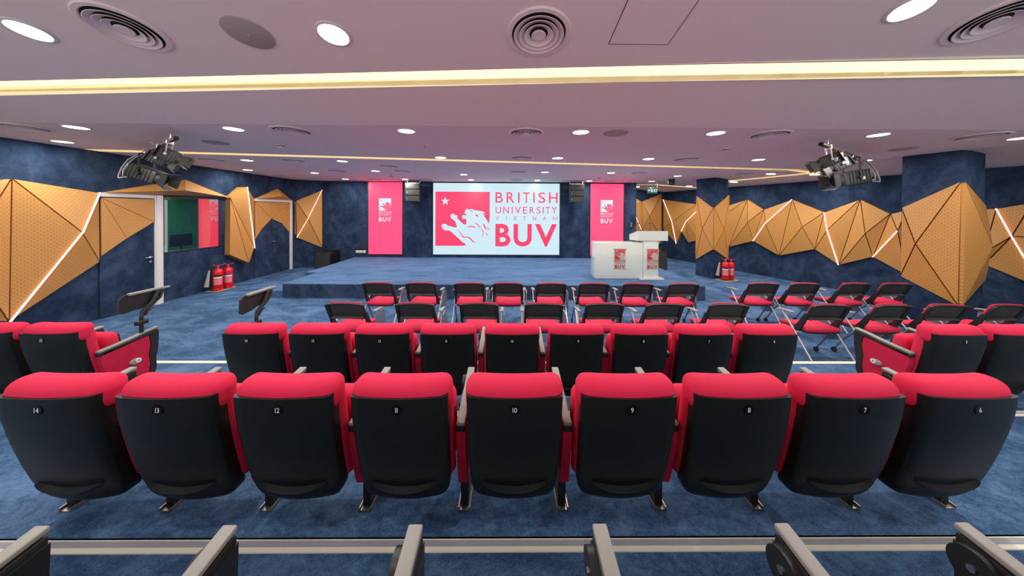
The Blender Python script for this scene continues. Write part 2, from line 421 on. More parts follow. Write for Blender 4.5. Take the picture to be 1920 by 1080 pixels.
def make_ceiling():
    bm = bmesh.new()
    bm.faces.new([bm.verts.new(p) for p in ((XL - .1, -2.6, 0), (13.2, -2.6, 0), (13.2, 14.2, 0), (XL - .1, 14.2, 0))])
    cuts = [((0, YC, 0), (0, 1, 0)), (wallpt(0, 1.8), NR), (wallpt(0, -.12), NR)]
    for q in SLOTS:
        for i in range(4):
            a, b = V((*q[i], 0)), V((*q[(i + 1) % 4], 0)); d = b - a
            cuts.append((a, (-d.y, d.x, 0)))
    for co, no in cuts:
        bmesh.ops.bisect_plane(bm, geom=bm.verts[:] + bm.edges[:] + bm.faces[:], plane_co=co, plane_no=no, dist=1e-5)
    kill = []
    for f in bm.faces:
        c = f.calc_center_median()
        if any(inside((c.x, c.y), q) for q in SLOTS) or rdist(c.x, c.y) < -.12: kill.append(f)
    bmesh.ops.delete(bm, geom=kill, context='FACES')
    for v in bm.verts: v.co.z = zceil(v.co.x, v.co.y)
    bmesh.ops.triangulate(bm, faces=bm.faces)
    for f in bm.faces:
        f.normal_update()
        if f.normal.z > 0: f.normal_flip()
    r = bmesh.ops.extrude_face_region(bm, geom=bm.faces[:])
    for v in [g for g in r['geom'] if isinstance(g, bmesh.types.BMVert)]: v.co.z += .06
    me = bpy.data.meshes.new('ceiling'); bm.to_mesh(me); bm.free(); me.materials.append(M['ceiling'])
    return structure(link(bpy.data.objects.new('ceiling', me)))
make_ceiling()
def cove(q, label, depth=.112):
    t = thing('cove_light', label, 'cove light', (*q[0], zceil(*q[0])), 0, 'cove lights set in the ceiling')
    o = V(t.location)
    lo = [V((*p, zceil(*p) + .055)) - o for p in q]; hi = [p + V((0, 0, depth - .055)) for p in lo]
    mb = MB()
    for i in range(4):
        j = (i + 1) % 4; mid = (lo[0] + lo[2]) / 2
        n = V((-(lo[j] - lo[i]).y, (lo[j] - lo[i]).x, 0)).normalized()
        if n.dot(mid - lo[i]) > 0: n = -n
        a, b, c, d = lo[i], lo[j], hi[j], hi[i]; e = n * .02
        mb.add([a, b, c, d, a + e, b + e, c + e, d + e], [(0, 1, 2, 3), (7, 6, 5, 4), (0, 4, 5, 1), (1, 5, 6, 2), (2, 6, 7, 3), (3, 7, 4, 0)])
    mb.build('side_panel', 'trough', t, smooth=0)
    up = V((0, 0, .02))
    MB().add(hi + [p + up for p in hi], [(0, 1, 2, 3), (7, 6, 5, 4), (0, 4, 5, 1), (1, 5, 6, 2), (2, 6, 7, 3), (3, 7, 4, 0)]).build('glowing_panel', 'cove', t, smooth=0)
cove(SLOTS[0], 'thin warm cove light slanting across the far flat ceiling')
cove(SLOTS[1], 'broad warm cove light across the ceiling above the seats')
cove(SLOTS[2], 'thin warm cove light running along the right wall')
cove(SLOTS[3], 'short warm cove light above the exit passage')

# access hatch: a fine open joint round a flush lid
def hatch():
    pts = [V(p) for p in ((.795, 2.421), (1.275, 2.421), (1.275, 1.95), (.795, 1.95))] if False else [V((x, y, zceil(x, y) - .001)) for x, y in ((.795, 2.421), (1.275, 2.421), (1.275, 1.95), (.795, 1.95))]
    t = thing('access_hatch', 'flush square access hatch in the sloping ceiling, right of centre', 'hatch', pts[0])
    o = pts[0]; mb = MB()
    for i in range(4):
        a, b = pts[i] - o, pts[(i + 1) % 4] - o
        mb.cyl(a, b, .0025, 6)
    mb.build('joint', 'dark', t)
    c = sum((p - o for p in pts), V()) / 4
    q = [c + (p - o - c) * .985 for p in pts]; d = V((0, 0, -.0015))
    MB().add([p for p in q] + [p + d for p in q], [(0, 1, 2, 3), (7, 6, 5, 4), (0, 4, 5, 1), (1, 5, 6, 2), (2, 6, 7, 3), (3, 7, 4, 0)]).build('lid', 'ceiling', t, smooth=0)
hatch()

# walls
w_left = structure(MB().b2((XL - .2, 1.2, 0), (XL, 6.70, 4.0)).b2((XL - .2, 8.03, 0), (XL, 10.62, 3.25))
                   .b2((XL - .2, 6.70, 0), (XL, 8.03, 1.095)).b2((XL - .2, 6.70, 2.36), (XL, 8.03, 3.25)).build('wall_left', 'wall', smooth=0))
def slab(name, a, b, z1, th, m='wall', z0=0):
    a, b = V((*a, 0)), V((*b, 0)); d = (b - a).normalized(); n = V((-d.y, d.x, 0)) * th
    z0v, z1v = V((0, 0, z0)), V((0, 0, z1))
    return structure(MB().add([a + z0v, b + z0v, b + n + z0v, a + n + z0v, a + z1v, b + z1v, b + n + z1v, a + n + z1v],
                     [(3, 2, 1, 0), (4, 5, 6, 7), (0, 1, 5, 4), (1, 2, 6, 5), (2, 3, 7, 6), (3, 0, 4, 7)]).build(name, m, smooth=0))
w_corner = slab('wall_corner', (-7.70, 10.60), (-6.90, 11.10), 3.2, .2)
w_front = slab('wall_front', (-6.90, YF), (4.73, YF), 3.2, .25)
slab('wall_return', (4.73, 11.35), (4.73, 13.75), 3.2, .2)
w_far = slab('wall_far', (4.60, 13.6), (7.03, 13.6), 3.2, .2)
w_right = slab('wall_right', tuple(wallpt(5.85)[:2]), tuple(wallpt(-7.2)[:2]), 3.02, .2)
def column(n, p0, p1, p2, z):
    p0, p1, p2 = (V((*p[:2], 0)) for p in (p0, p1, p2)); p3 = p0 + p2 - p1
    up = V((0, 0, z)); q = [p1, p2, p3, p0]
    return structure(MB().add(q + [p + up for p in q], [(3, 2, 1, 0), (4, 5, 6, 7), (0, 1, 5, 4), (1, 2, 6, 5), (2, 3, 7, 6), (3, 0, 4, 7)]).build('column_%d' % n, 'wall', smooth=0))
CN = ((7.477, 5.633), (7.679, 5.008), (8.295, 5.146)); CF = ((6.168, 9.809), (6.353, 9.239), (6.942, 9.429))
c_near = column(1, *CN, 3.2); c_far = column(2, *CF, 3.2)

# ------------------------------------------------------------------ faceted timber panelling
def panel(tri, p0, n, parent, m='wood', inset=.009, base=0.0, name='panel'):
    """a wedge: its front face is the (slightly shrunk) triangle, its back lies on the wall"""
    a, b, c = (V(p) for p in tri); n = V(n).normalized(); p0 = V(p0)
    la, lb, lc = (b - c).length, (c - a).length, (a - b).length; per = la + lb + lc
    I = (a * la + b * lb + c * lc) / per; area = (b - a).cross(c - a).length / 2; r = 2 * area / per
    k = 1 - min(.3, inset / r)
    fr = [I + (p - I) * k for p in (a, b, c)]
    if (fr[1] - fr[0]).cross(fr[2] - fr[0]).dot(n) < 0: fr.reverse()
    bk = [p - n * ((p - p0).dot(n) - base) for p in fr]
    me = bpy.data.meshes.new(name)
    me.from_pydata([tuple(p) for p in fr + bk], [], [(0, 1, 2), (5, 4, 3), (0, 3, 4, 1), (1, 4, 5, 2), (2, 5, 3, 0)])
    t = V((0, 0, 1)).cross(n).normalized(); uv = me.uv_layers.new(name='uv')
    for l in me.loops:
        q = me.vertices[l.vertex_index].co; uv.data[l.index].uv = (q.dot(t), q.z)
    me.materials.append(M[m])
    return link(bpy.data.objects.new(name, me), parent)
def panels(d, tris, p0, n, parent, **k):
    for t in tris: panel([d[x] for x in t.split()], p0, n, parent, **k)
def ledstrip(pts, n, parent, off=.016, w=.008):
    n = V(n).normalized(); q = [V(p) + n * off for p in pts]; mb = MB()
    for a, b in zip(q, q[1:]):
        d = (b - a).normalized(); s = d.cross(n).normalized() * w; h = n * .012
        mb.add([a - s - h, b - s - h, b + s - h, a + s - h, a - s + h, b - s + h, b + s + h, a + s + h], [(3, 2, 1, 0), (4, 5, 6, 7), (0, 1, 5, 4), (1, 2, 6, 5), (2, 3, 7, 6), (3, 0, 4, 7)])
    return mb.build('light_strip', 'led', parent, smooth=0)

PL, NL = (XL, 0, 0), (1, 0, 0)
A = {'a': (-7.6, 4.629, 2.532), 'b': (-7.67, 5.651, 2.379), 'c': (-7.5, 5.304, 1.665), 'd': (-7.6, 4.594, 0.35), 'e': (-7.65, 5.641, 1.083), 'l': (-7.42, 4.113, 1.423), 'm': (-7.67, 4.1, 2.347), 'n': (-7.67, 4.089, 0.559),
     'o': (-7.67, 3.3, 2.55), 'p': (-7.67, 3.2, .5)}
panels(A, ['a b c', 'a c d', 'c e d', 'b e c', 'a d l', 'a l m', 'd n l', 'm l o', 'l n p', 'l p o'], PL, NL, w_left)
ledstrip([A['b'], A['c'], A['d']], NL, w_left)
A = {'A': (-7.56, 8.15, 2.398), 'B': (-7.65, 8.556, 2.719), 'B2': (-7.42, 8.504, 2.716), 'C': (-7.66, 9.037, 2.398), 'F': (-7.58, 8.933, 0.936), 'D': (-7.5, 8.663, 0.531), 'E': (-7.56, 8.13, 0.848)}
panels(A, ['A B B2', 'A B2 F', 'A F D', 'A D E', 'B2 C F'], PL, NL, w_left)
ledstrip([A['B2'], A['F']], NL, w_left)
A = {'A': (-7.67, 5.651, 2.369), 'B': (-7.58, 7.053, 2.769), 'C': (-7.28, 6.762, 2.498), 'D': (-7.65, 8.247, 2.402)}
panels(A, ['A B C', 'B D C', 'A C D'], PL, NL, w_left, m='plainwood', inset=.003)
A = {'A': (-7.67, 9.058, 2.394), 'B': (-7.62, 9.904, 2.767), 'C': (-7.34, 9.708, 2.513), 'D': (-7.65, 10.59, 2.405)}
panels(A, ['A B C', 'B D C', 'A C D'], PL, NL, w_left, m='plainwood', inset=.003)
ncn = V((.5, -.8, 0)).normalized(); pcn = (-7.7, 10.6, 0)
A = {'a': (-7.565, 10.637, 2.398), 'b': (-6.887, 11.049, 2.818), 'c': (-6.883, 11.052, 0.678), 'd': (-7.517, 10.62, 1.097), 'X': (-7.161, 10.678, 1.767), 'f': (-7.602, 10.637, 2.37), 'g': (-7.603, 10.637, 1.256)}
panels(A, ['a b X', 'b c X', 'c d X', 'd a X', 'f a d', 'f d g'], pcn, ncn, w_corner)
ledstrip([A['b'], A['X'], A['d']], ncn, w_corner)
NFAR = (0, -1, 0)
A = {'a': (5.597, 13.55, 2.779), 'b': (6.025, 13.55, 2.538), 'c': (6.924, 13.55, 2.907), 'X': (6.29, 13.35, 1.887), 'f': (6.048, 13.52, 1.253), 'g': (6.945, 13.55, 0.671), 'k': (6.496, 13.55, 0.401), 'h': (5.56, 13.45, 2.292), 'j': (5.612, 13.55, 1.03), 'z': (4.78, 13.55, 2.3)}
panels(A, ['b c X', 'b X f', 'c g X', 'X g k', 'X k f', 'a b h', 'h b f', 'h f j', 'a h z', 'z h j', 'j f k'], (0, 13.6, 0), NFAR, w_far)
ledstrip([(5.595, 13.42, 2.099), (5.949, 13.42, 1.266)], NFAR, w_far)
A = {'A': (7.003, 13.557, 2.641), 'T': (7.523, 11.952, 2.388), 'B': (7.091, 12.962, 1.653), 'L': (7.008, 13.541, 1.28), 'M': (7.229, 12.859, 0.699), 'N': (7.266, 12.551, 1.252), 'R': (7.416, 12.284, 0.796), 'S': (7.543, 11.891, 0.956), 'Q': (7.316, 12.299, 1.678), 'U': (7.51, 11.861, 2.13)}
panels(A, ['A T B', 'T B N', 'A B L', 'B L M', 'B N M', 'T N Q', 'Q N R', 'T Q U', 'Q R S', 'Q S U'], PR, NR, w_right)
ledstrip([A['A'], A['B'], A['M']], NR, w_right); ledstrip([A['U'], A['Q'], A['N']], NR, w_right)
A = {'s1': (7.89, 10.852, 2.287), 'L': (7.865, 10.814, 2.014), 't1': (8.094, 10.107, 2.512), 't2': (8.278, 9.654, 2.165), 't3': (8.486, 8.896, 2.466), 't4': (8.742, 8.22, 2.086), 't5': (8.929, 7.531, 2.422), 't6': (9.115, 7.069, 2.054), 't7': (9.191, 6.834, 2.143), 'b0': (7.909, 10.696, 0.813), 'b00': (7.865, 10.929, 0.715), 'b1': (8.182, 9.948, 1.11), 'b2': (8.386, 9.205, 0.729), 'b3': (8.681, 8.408, 1.031), 'b4': (8.809, 7.899, 0.676), 'b5': (9.03, 7.332, 0.978), 'b6': (9.196, 6.819, 0.637), 'm1': (8.051, 10.03, 1.733), 'm2': (8.217, 9.517, 1.719), 'm3': (8.511, 8.608, 1.657), 'm4': (8.682, 8.081, 1.605), 'm5': (8.904, 7.396, 1.556), 'm6': (9.066, 6.894, 1.656)}
panels(A, ['s1 t1 L', 't1 L b0', 't1 m1 b0', 't1 t2 m1', 'm1 t2 b1', 't2 m2 b1', 'b0 m1 b1', 't2 t3 m2', 't3 m2 b2', 't3 b2 m3', 'm2 b1 b2', 't3 t4 m3', 'm3 t4 b3', 't4 m4 b3', 'b2 m3 b3',
           't4 t5 m4', 't5 m4 b4', 't5 b4 m5', 'm4 b3 b4', 't5 t6 m5', 'm5 t6 b5', 't6 m6 b5', 'b4 m5 b5', 't6 t7 m6', 'm6 t7 b6', 'm6 b5 b6', 'L b0 b00'], PR, NR, w_right)
for s in ('t3 m2 b1', 't4 m4 b4', 'm6 b5'): ledstrip([A[k] for k in s.split()], NR, w_right)
A = {'a': (9.458, 6.01, 2.163), 'k': (9.491, 5.744, 2.172), 't': (9.6, 5.408, 2.277), 'm': (9.471, 5.546, 1.647), 'c': (9.419, 5.839, 1.294), 'q': (9.498, 5.885, 1.053), 'b': (9.638, 5.29, 0.707), 'r': (9.755, 5.091, 1.622), 'u': (9.772, 5.106, 2.13), 'w': (9.775, 5.094, 0.973)}
panels(A, ['a k c', 'k m c', 'k t m', 't r m', 't u r', 'm c q', 'm q b', 'm b r', 'r b w'], PR, NR, w_right)
ledstrip([A['k'], A['m'], A['b']], NR, w_right)
def colface(pa, pb):
    a, b = V((*pa, 0)), V((*pb, 0)); t = (b - a).normalized(); n = V((t.y, -t.x, 0))
    return a, (n if n.dot(V((0, 0, 0)) - a) > 0 else -n)
A = {'LT': (7.451, 5.617, 2.175), 'AP': (7.642, 4.99, 2.624), 'NL': (7.427, 5.397, 1.513), 'LB': (7.45, 5.619, 0.869), 'BC': (7.64, 4.998, 0.487)}
panels(A, ['LT AP NL', 'AP NL BC', 'NL BC LB', 'LT NL LB'], *colface(CN[0], CN[1]), c_near)
A = {'AP': (7.658, 4.962, 2.62), 'RT': (8.262, 5.106, 2.214), 'NR': (8.142, 4.952, 1.522), 'BC': (7.652, 4.960, 0.502), 'RB': (8.286, 5.112, 0.92)}
panels(A, ['AP RT NR', 'AP NR BC', 'NR BC RB', 'RT NR RB'], *colface(CN[1], CN[2]), c_near)
A = {'LT': (6.142, 9.792, 2.629), 'AP': (6.328, 9.219, 2.202), 'NL': (6.172, 9.506, 1.556), 'LB': (6.141, 9.796, 0.491), 'BC': (6.321, 9.208, 0.911)}
panels(A, ['LT AP NL', 'AP NL BC', 'NL BC LB', 'LT NL LB'], *colface(CF[0], CF[1]), c_far)
A = {'AP': (6.352, 9.206, 2.202), 'RT': (6.97, 9.407, 2.638), 'NR': (6.705, 9.258, 1.539), 'BC': (6.344, 9.193, 0.914), 'RB': (6.957, 9.402, 0.567)}
panels(A, ['AP RT NR', 'AP NR BC', 'NR BC RB', 'RT NR RB'], *colface(CF[1], CF[2]), c_far)

# ------------------------------------------------------------------ doors and window in the left wall
def door(n, y0, y1, z1, handle_y, frame_y1, split=None):
    leaf = MB()
    if split:
        leaf.b2((XL, y0, .012), (XL + .03, split - .003, z1)).b2((XL, split + .003, .012), (XL + .03, y1, z1))
    else: leaf.b2((XL, y0, .012), (XL + .03, y1, z1))
    d = structure(leaf.build('door_%d' % n, 'wall', smooth=0))
    MB().b2((XL, y1 + .004, 0), (XL + .05, frame_y1, z1 + .08)).b2((XL + .05, y1 + .03, 0), (XL + .065, frame_y1 - .05, z1 + .08)).build('jamb', 'frame', d, smooth=0)
    MB().b2((XL, y0 - .01, z1 + .006), (XL + .05, y1, z1 + .08)).build('head', 'frame', d, smooth=0)
    h = MB(); x = XL + .03
    h.cyl((x, handle_y, 1.05), (x + .012, handle_y, 1.05), .026).cyl((x, handle_y, 1.05), (x + .055, handle_y, 1.05), .010)
    h.tube([(x + .05, handle_y, 1.05), (x + .058, handle_y + .03, 1.052), (x + .058, handle_y + .13, 1.05)] if n == 2 else [(x + .05, handle_y, 1.05), (x + .058, handle_y - .03, 1.052), (x + .058, handle_y - .13, 1.05)], .010)
    h.build('handle', 'chrome', d)
    MB().cyl((x, handle_y, .955), (x + .014, handle_y, .955), .024).build('lock', 'chrome', d)
    return d
d1 = door(1, 5.655, 6.505, 2.30, 6.43, 6.665)
A = {'TL': (-7.65, 5.66, 2.289), 'TR': (-7.65, 6.50, 2.29), 'BR': (-7.65, 6.50, 1.8), 'M': (-7.65, 6.036, 1.486), 'BL': (-7.65, 5.66, 1.185)}
panels(A, ['TL TR BR', 'TL BR M', 'TL M BL'], PL, NL, d1, base=.032, inset=.004)
d2 = door(2, 9.05, 10.475, 2.33, 9.76, 10.60, 9.68)
A = {'TL': (-7.65, 9.054, 2.320), 'TM': (-7.65, 9.682, 2.325), 'TR': (-7.65, 10.472, 2.325), 'PK': (-7.65, 9.677, 1.789), 'RB': (-7.65, 10.47, 1.268), 'LB': (-7.65, 9.054, 1.18), 'M1': (-7.65, 9.283, 1.47), 'M2': (-7.65, 10.116, 1.617)}
panels(A, ['TL TM PK', 'TL PK M1', 'TL M1 LB', 'TR TM PK', 'TR PK M2', 'TR M2 RB'], PL, NL, d2, base=.032, inset=.004)
win = structure(MB().b2((XL - .2, 6.70, 1.095), (XL + .012, 6.715, 2.36)).b2((XL - .2, 7.96, 1.095), (XL + .012, 8.03, 2.36)).b2((XL - .2, 6.70, 1.095), (XL + .012, 8.03, 1.11)).b2((XL - .2, 6.70, 2.335), (XL + .012, 8.03, 2.36)).build('window_1', 'bezel', smooth=0))
MB().b2((XL - .002, 6.715, 1.11), (XL + .010, 7.96, 2.335)).build('pane', 'winglass', win, smooth=0)
structure(MB().b2((-9.9, 5.4, 0), (-9.8, 9.6, 2.8)).b2((-9.9, 5.3, 0), (XL - .2, 5.4, 2.8)).b2((-9.9, 9.6, 0), (XL - .2, 9.7, 2.8)).b2((-9.9, 5.3, 2.8), (XL - .2, 9.7, 2.85)).b2((-9.9, 5.3, -.05), (XL - .2, 9.7, 0)).build('wall_booth', 'greenwall', smooth=0))
t = thing('monitor', 'dark monitor on its stand behind the reflective window', 'monitor', (-8.6, 7.9, .95))
MB().rbox((0, 0, .32), (.02, .26, .16), .01).build('display', 'blackp', t)
MB().cyl((0, 0, .01), (0, 0, .18), .02).rbox((0, 0, .01), (.09, .12, .009), .008).build('stand', 'blackp', t)
t = thing('booth_desk', 'dark desk behind the reflective window', 'desk', (-8.6, 7.6, .002))
MB().b2((-.3, -.8, .92), (.3, .8, .95)).build('desk_top', 'blackp', t)
for sy in (-.7, .7): MB().b2((-.25, sy - .03, 0), (.25, sy + .03, .92)).build('leg', 'blackp', t)
la = bpy.data.lights.new('booth_fill', 'AREA'); la.energy = 90; la.size = .5  # unseen fill lamp added so the green wall shows through the pane
lo = bpy.data.objects.new('booth_fill', la); lo.location = (-8.9, 7.4, 2.75); link(lo)

# ------------------------------------------------------------------ stage
st = thing('stage', 'low blue carpeted stage in front of the screens', 'stage', (-.4, 9, 0))
def rel(mb, o): return mb.move(Matrix.Translation(-V(o.location)))
poly = [(-5.32, 7.06), (4.58, 6.93), (4.72, 11.08), (-5.72, 11.08), (-5.65, 8.31), (-5.33, 8.31)]
rel(MB().prism(poly, 0, .34, lambda a, b, t: (a, b, t)), st).build('platform', 'stage', st, smooth=0)
rel(MB().add([(-5.325, 7.052, 0), (4.583, 6.922, 0), (4.583, 6.932, 0), (-5.325, 7.062, 0), (-5.325, 7.052, .325), (4.583, 6.922, .325), (4.583, 6.932, .325), (-5.325, 7.062, .325)], [(3, 2, 1, 0), (4, 5, 6, 7), (0, 1, 5, 4), (1, 2, 6, 5), (2, 3, 7, 6), (3, 0, 4, 7)]), st).build('shaded_front', 'riser_shade', st, smooth=0)  # thin sheet over the riser, added to carry its painted shade
rel(MB().prism([(-5.66, 7.07), (-5.325, 7.066), (-5.335, 8.305), (-5.66, 8.305)], 0, .17, lambda a, b, t: (a, b, t)), st).build('step', 'stage', st, smooth=0)

# ------------------------------------------------------------------ screens on the front wall
def led_wall(name, label, x0, x1, z0, z1, face):
    t = thing(name, label, 'screen', ((x0 + x1) / 2, YF, z0))
    w = (x1 - x0) / 2; h = z1 - z0; e = .035
    MB().b2((-w - e, -.02, -e), (w + e, -.001, h + e)).build('bezel', 'bezel', t, smooth=0)
    MB().b2((-w, -.028, 0), (w, -.019, h)).build('display', face, t, smooth=0)
    return t
s = led_wall('led_screen', 'large white projection screen in the middle of the front wall showing a lion emblem', -2.82, 1.857, .455, 3.10, 'scrwhite')
k = 4.677 / 1594.0          # metres per traced unit
def F(u, v, t): return (-2.3385 + u, -.029 - t, v)
def FX(x, y, t): return F((x - 86) * k, (990 - y) * k * (2.645 / (902 * k)) , t)
emblem(lambda u, v, t: FX(113 + u * 683, 880 - v * 683, t), 'scrred', 'scrwhite', s)
for w, spans, a, b, bold in (
    ('BRITISH', [(870, 962), (1010, 1107), (1155, 1175), (1215, 1303), (1345, 1365), (1410, 1500), (1545, 1655)], 333, 200, False),
    ('UNIVERSITY', [(872, 940), (968, 1040), (1075, 1087), (1115, 1190), (1218, 1270), (1302, 1360), (1390, 1440), (1468, 1480), (1508, 1557), (1580, 1648)], 467, 383, False),
    ('VIETNAM', [(875, 915), (1005, 1011), (1107, 1137), (1220, 1258), (1343, 1383), (1470, 1513), (1598, 1652)], 553, 505, False),
    ('BUV', [(870, 1060), (1100, 1330), (1370, 1648)], 885, 600, True)):
    mb = MB(); letters(mb, w, spans, a, b, FX, bold, .001); mb.build('lettering', 'scrred', s, smooth=0, fix=False)
for nm, x0, x1, z0, z1, side in (('l', -5.205, -3.968, .461, 3.115, 'left'), ('r', 3.017, 4.236, .44, 3.10, 'right')):
    s = led_wall('banner_screen', 'tall pink screen with a small white emblem, %s of the large screen' % side, x0, x1, z0, z1, 'panred')
    s['group'] = 'tall pink banner screens'
    h = z1 - z0; u0 = -.235; W_ = .445
    stacked_logo(lambda u, v, t: (u0 + u * W_, -.029 - t, h * .775 + v * W_), 'panwhite', 'panred', s)

# line-array loudspeakers hanging beside the large screen
def array(x, label):
    t = thing('line_array_speaker', label, 'loudspeaker', (x, YF - .42, 2.37), 0, 'line array speakers beside the screen')
    for i in range(3):
        z = .03 + i * .215
        b = MB().prism([(-.245, -.20), (.245, -.20), (.20, .16), (-.20, .16)], z, z + .20, lambda a, c, q: (a, c, q)).build('cabinet', 'blackp', t, smooth=0)
        MB().b2((-.235, -.212, z + .012), (.235, -.199, z + .188)).build('grille', 'speaker', b, smooth=0)
        MB().cyl((-.18, -.213, z + .10), (-.18, -.218, z + .10), .012).build('emblem_dot', 'labelw', b)
    for sx in (-1, 1):
        MB().b2((sx * .25 - .008, -.19, .02), (sx * .25 + .008, -.13, .70)).build('rigging_plate', 'steelcase', t, smooth=0)
        MB().cyl((sx * .23, -.05, .66), (sx * .23, -.05, .795), .010).build('hanger', 'chrome', t)
    MB().b2((-.24, -.08, .66), (.24, -.03, .69)).build('crossbar', 'chrome', t, smooth=0)
array(-3.40, 'black three-box line array hanging left of the large screen'); array(2.37, 'black three-box line array hanging right of the large screen')

# subwoofers beside the stage
def subwoofer(x, y, rz, label, hh):
    t = thing('subwoofer', label, 'loudspeaker', (x, y, 0), rz, 'black subwoofers beside the stage')
    MB().rbox((0, 0, hh / 2 + .01), (.29, .24, hh / 2 - .01), .012).build('cabinet', 'subwoof', t)
    MB().b2((-.27, -.252, .04), (.27, -.243, hh - .03)).build('grille', 'speaker', t, smooth=0)
    MB().rbox((.291, -.02, hh * .55), (.004, .06, .035), .003).build('handle', 'dark', t)
    for sx in (-.22, .22):
        for sy in (-.18, .18): MB().cyl((sx, sy, 0), (sx, sy, .02), .03).build('foot', 'blackp', t)
subwoofer(-6.50, 10.74, radians(-6), 'black subwoofer on the floor left of the stage', .63)
subwoofer(5.33, 10.80, radians(0), 'black subwoofer half hidden behind the white lectern', .66)

# wall sockets and control plate on the front wall
t = thing('wall_socket', 'row of ivory and black wall sockets low on the front wall', 'socket', (-5.49, YF, .49))
for i in range(3): MB().rbox((-.13 + i * .125, -.008, .055), (.058, .008, .05), .006).build('plate', 'ivory', t)
MB().rbox((-.125, -.008, .165), (.07, .008, .05), .006).build('plate', 'blackp', t)
MB().rbox((.035, -.008, .165), (.07, .008, .05), .006).build('plate', 'blackp', t)
mb = MB(); mb.tube([(-5.62, YF - .02, .52), (-5.66, YF - .05, .46), (-5.78, YF - .06, .38), (-5.95, YF - .08, .20), (-6.1, YF - .10, .02)], .008)
tag(mb.build('power_cable', 'blackp'), 'black cable trailing down from the wall sockets', 'cable')
t = thing('control_panel', 'small black control panel on the wall right of the pink screen', 'control panel', (4.54, YF, 1.585))
MB().rbox((0, -.008, 0), (.066, .008, .109), .006).build('plate', 'blackp', t)
for z in (-.06, 0, .06): MB().rbox((0, -.018, z), (.032, .004, .018), .003).build('button', 'greyp', t)

# ------------------------------------------------------------------ podium
t = thing('desk', 'glossy white console desk on the stage with a logo plaque', 'desk', (2.835, 7.66, .34))
MB().rbox((0, .225, .47), (.614, .22, .467), .008, 2, 1).build('cabinet', 'podium', t)
def plaque(parent, cx, y, z0, z1, w):
    p = MB().rbox((cx, y - .016, (z0 + z1) / 2), (w / 2, .004, (z1 - z0) / 2), .004, 1, 1).build('plaque', 'acryl', parent)
    for sx in (-1, 1):
        for zz in (z0 + .03, z1 - .015): MB().cyl((cx + sx * (w / 2 - .015), y, zz), (cx + sx * (w / 2 - .015), y - .026, zz), .010, 10).build('standoff', 'chrome', p)
    W_ = w - .055
    stacked_logo(lambda u, v, q: (cx - W_ / 2 + u * W_, y - .0125 - q * .3, z1 - .025 + v * W_), 'logored', 'podium', p)
plaque(t, 2.849 - 2.835, 0, .235, .795, .315)
t = thing('lectern', 'tall glossy white lectern standing at the right end of the desk', 'lectern', (3.645, 7.62, .34))
MB().prism([(-.31, -.05), (.31, -.05), (.31, .51), (-.185, .51), (-.185, .036), (-.31, .036)], 0, .036, lambda a, b, q: (a, b, q)).build('base', 'podium', t, smooth=0)
MB().rbox((.005, .22, .515), (.195, .19, .48), .006, 2, 1).build('column', 'podium', t)
MB().prism([(0, .99), (.55, .96), (.55, 1.115), (0, 1.24)], -.35, .425, lambda a, b, q: (q, a, b)).build('head', 'podium', t, smooth=0)
plaque(t, .042, .03, .24, .795, .315)
def mic(x, y, z, dx, label):
    t = thing('gooseneck_microphone', label, 'microphone', (x, y, z), 0, 'gooseneck microphones on the lectern')
    MB().lathe([(.045, 0), (.045, .012), (.02, .05), (.008, .06)], n=14).build('base', 'blackp', t)
    MB().tube([(0, 0, .05), (-.02 * dx, 0, .12), (-.08 * dx, 0, .22), (-.14 * dx, 0, .265), (-.19 * dx, 0, .27)], .006).build('stem', 'blackp', t)
    MB().cyl((-.18 * dx, 0, .27), (-.245 * dx, 0, .272), .013).build('capsule', 'blackp', t)
mic(3.99, 8.02, 1.492, 1, 'black gooseneck microphone leaning left on the right of the lectern')
mic(3.38, 8.02, 1.492, -.5, 'black gooseneck microphone at the left of the lectern')

# ------------------------------------------------------------------ fire extinguishers on taped squares
def extinguisher(x, y, r, h, rz, label, horn, lab, face=-1.57):
    t = thing('fire_extinguisher', label, 'fire extinguisher', (x, y, 0), rz, 'red fire extinguishers standing in pairs')
    MB().lathe([(r * .9, 0), (r, .015), (r, h - r * .8), (r * .93, h - r * .5), (r * .72, h - r * .2), (r * .36, h - r * .03), (r * .28, h), (r * .28, h + .03)], n=24).build('cylinder', 'exting', t)
    MB().cyl((0, 0, h + .02), (0, 0, h + .07), .022, 12).build('valve', 'chrome', t)
    MB().tube([(-.01, 0, h + .065), (.05, -.02, h + .085), (.10, -.03, h + .075)], .009, 6).tube([(-.03, 0, h + .07), (-.08, .01, h + .10), (-.11, .01, h + .10)], .011, 6).build('lever', 'exting', t)
    def band(z0, z1, a0, a1, m):
        n = 8; mb = MB(); rr = r + .0015
        v = []; f = []
        for i in range(n + 1):
            a = face + a0 + 1.5 + (a1 - a0) * i / n
            v += [(rr * cos(a), rr * sin(a), z0), (rr * cos(a), rr * sin(a), z1)]
        for i in range(n): f.append((2 * i, 2 * i + 2, 2 * i + 3, 2 * i + 1))
        mb.add(v, f).build('label', m, t)
    band(h * .28, h * .55, -2.3, -.7, 'label'); band(h * .57, h * .64, -2.3, -.7, 'labelw'); band(h * .64, h * .72, -2.3, -.7, lab)
    if horn:
        MB().tube([(-.02, .0, h + .06), (-.03, .02, h + .13), (-.09, .03, h + .165), (-.16, .03, h + .13), (-r - .07, .03, h - .02)], .011, 8).build('hose', 'blackp', t)
        MB().cyl((-r - .07, .03, h - .02), (-r - .14, .03, .14), .018, 14, .05).build('horn', 'cable', t)
    else:
        MB().tube([(.02, .0, h + .05), (.06, .03, h + .07), (r + .02, .04, h - .05), (r + .025, .04, h * .5)], .009, 8).build('hose', 'blackp', t)
    return t
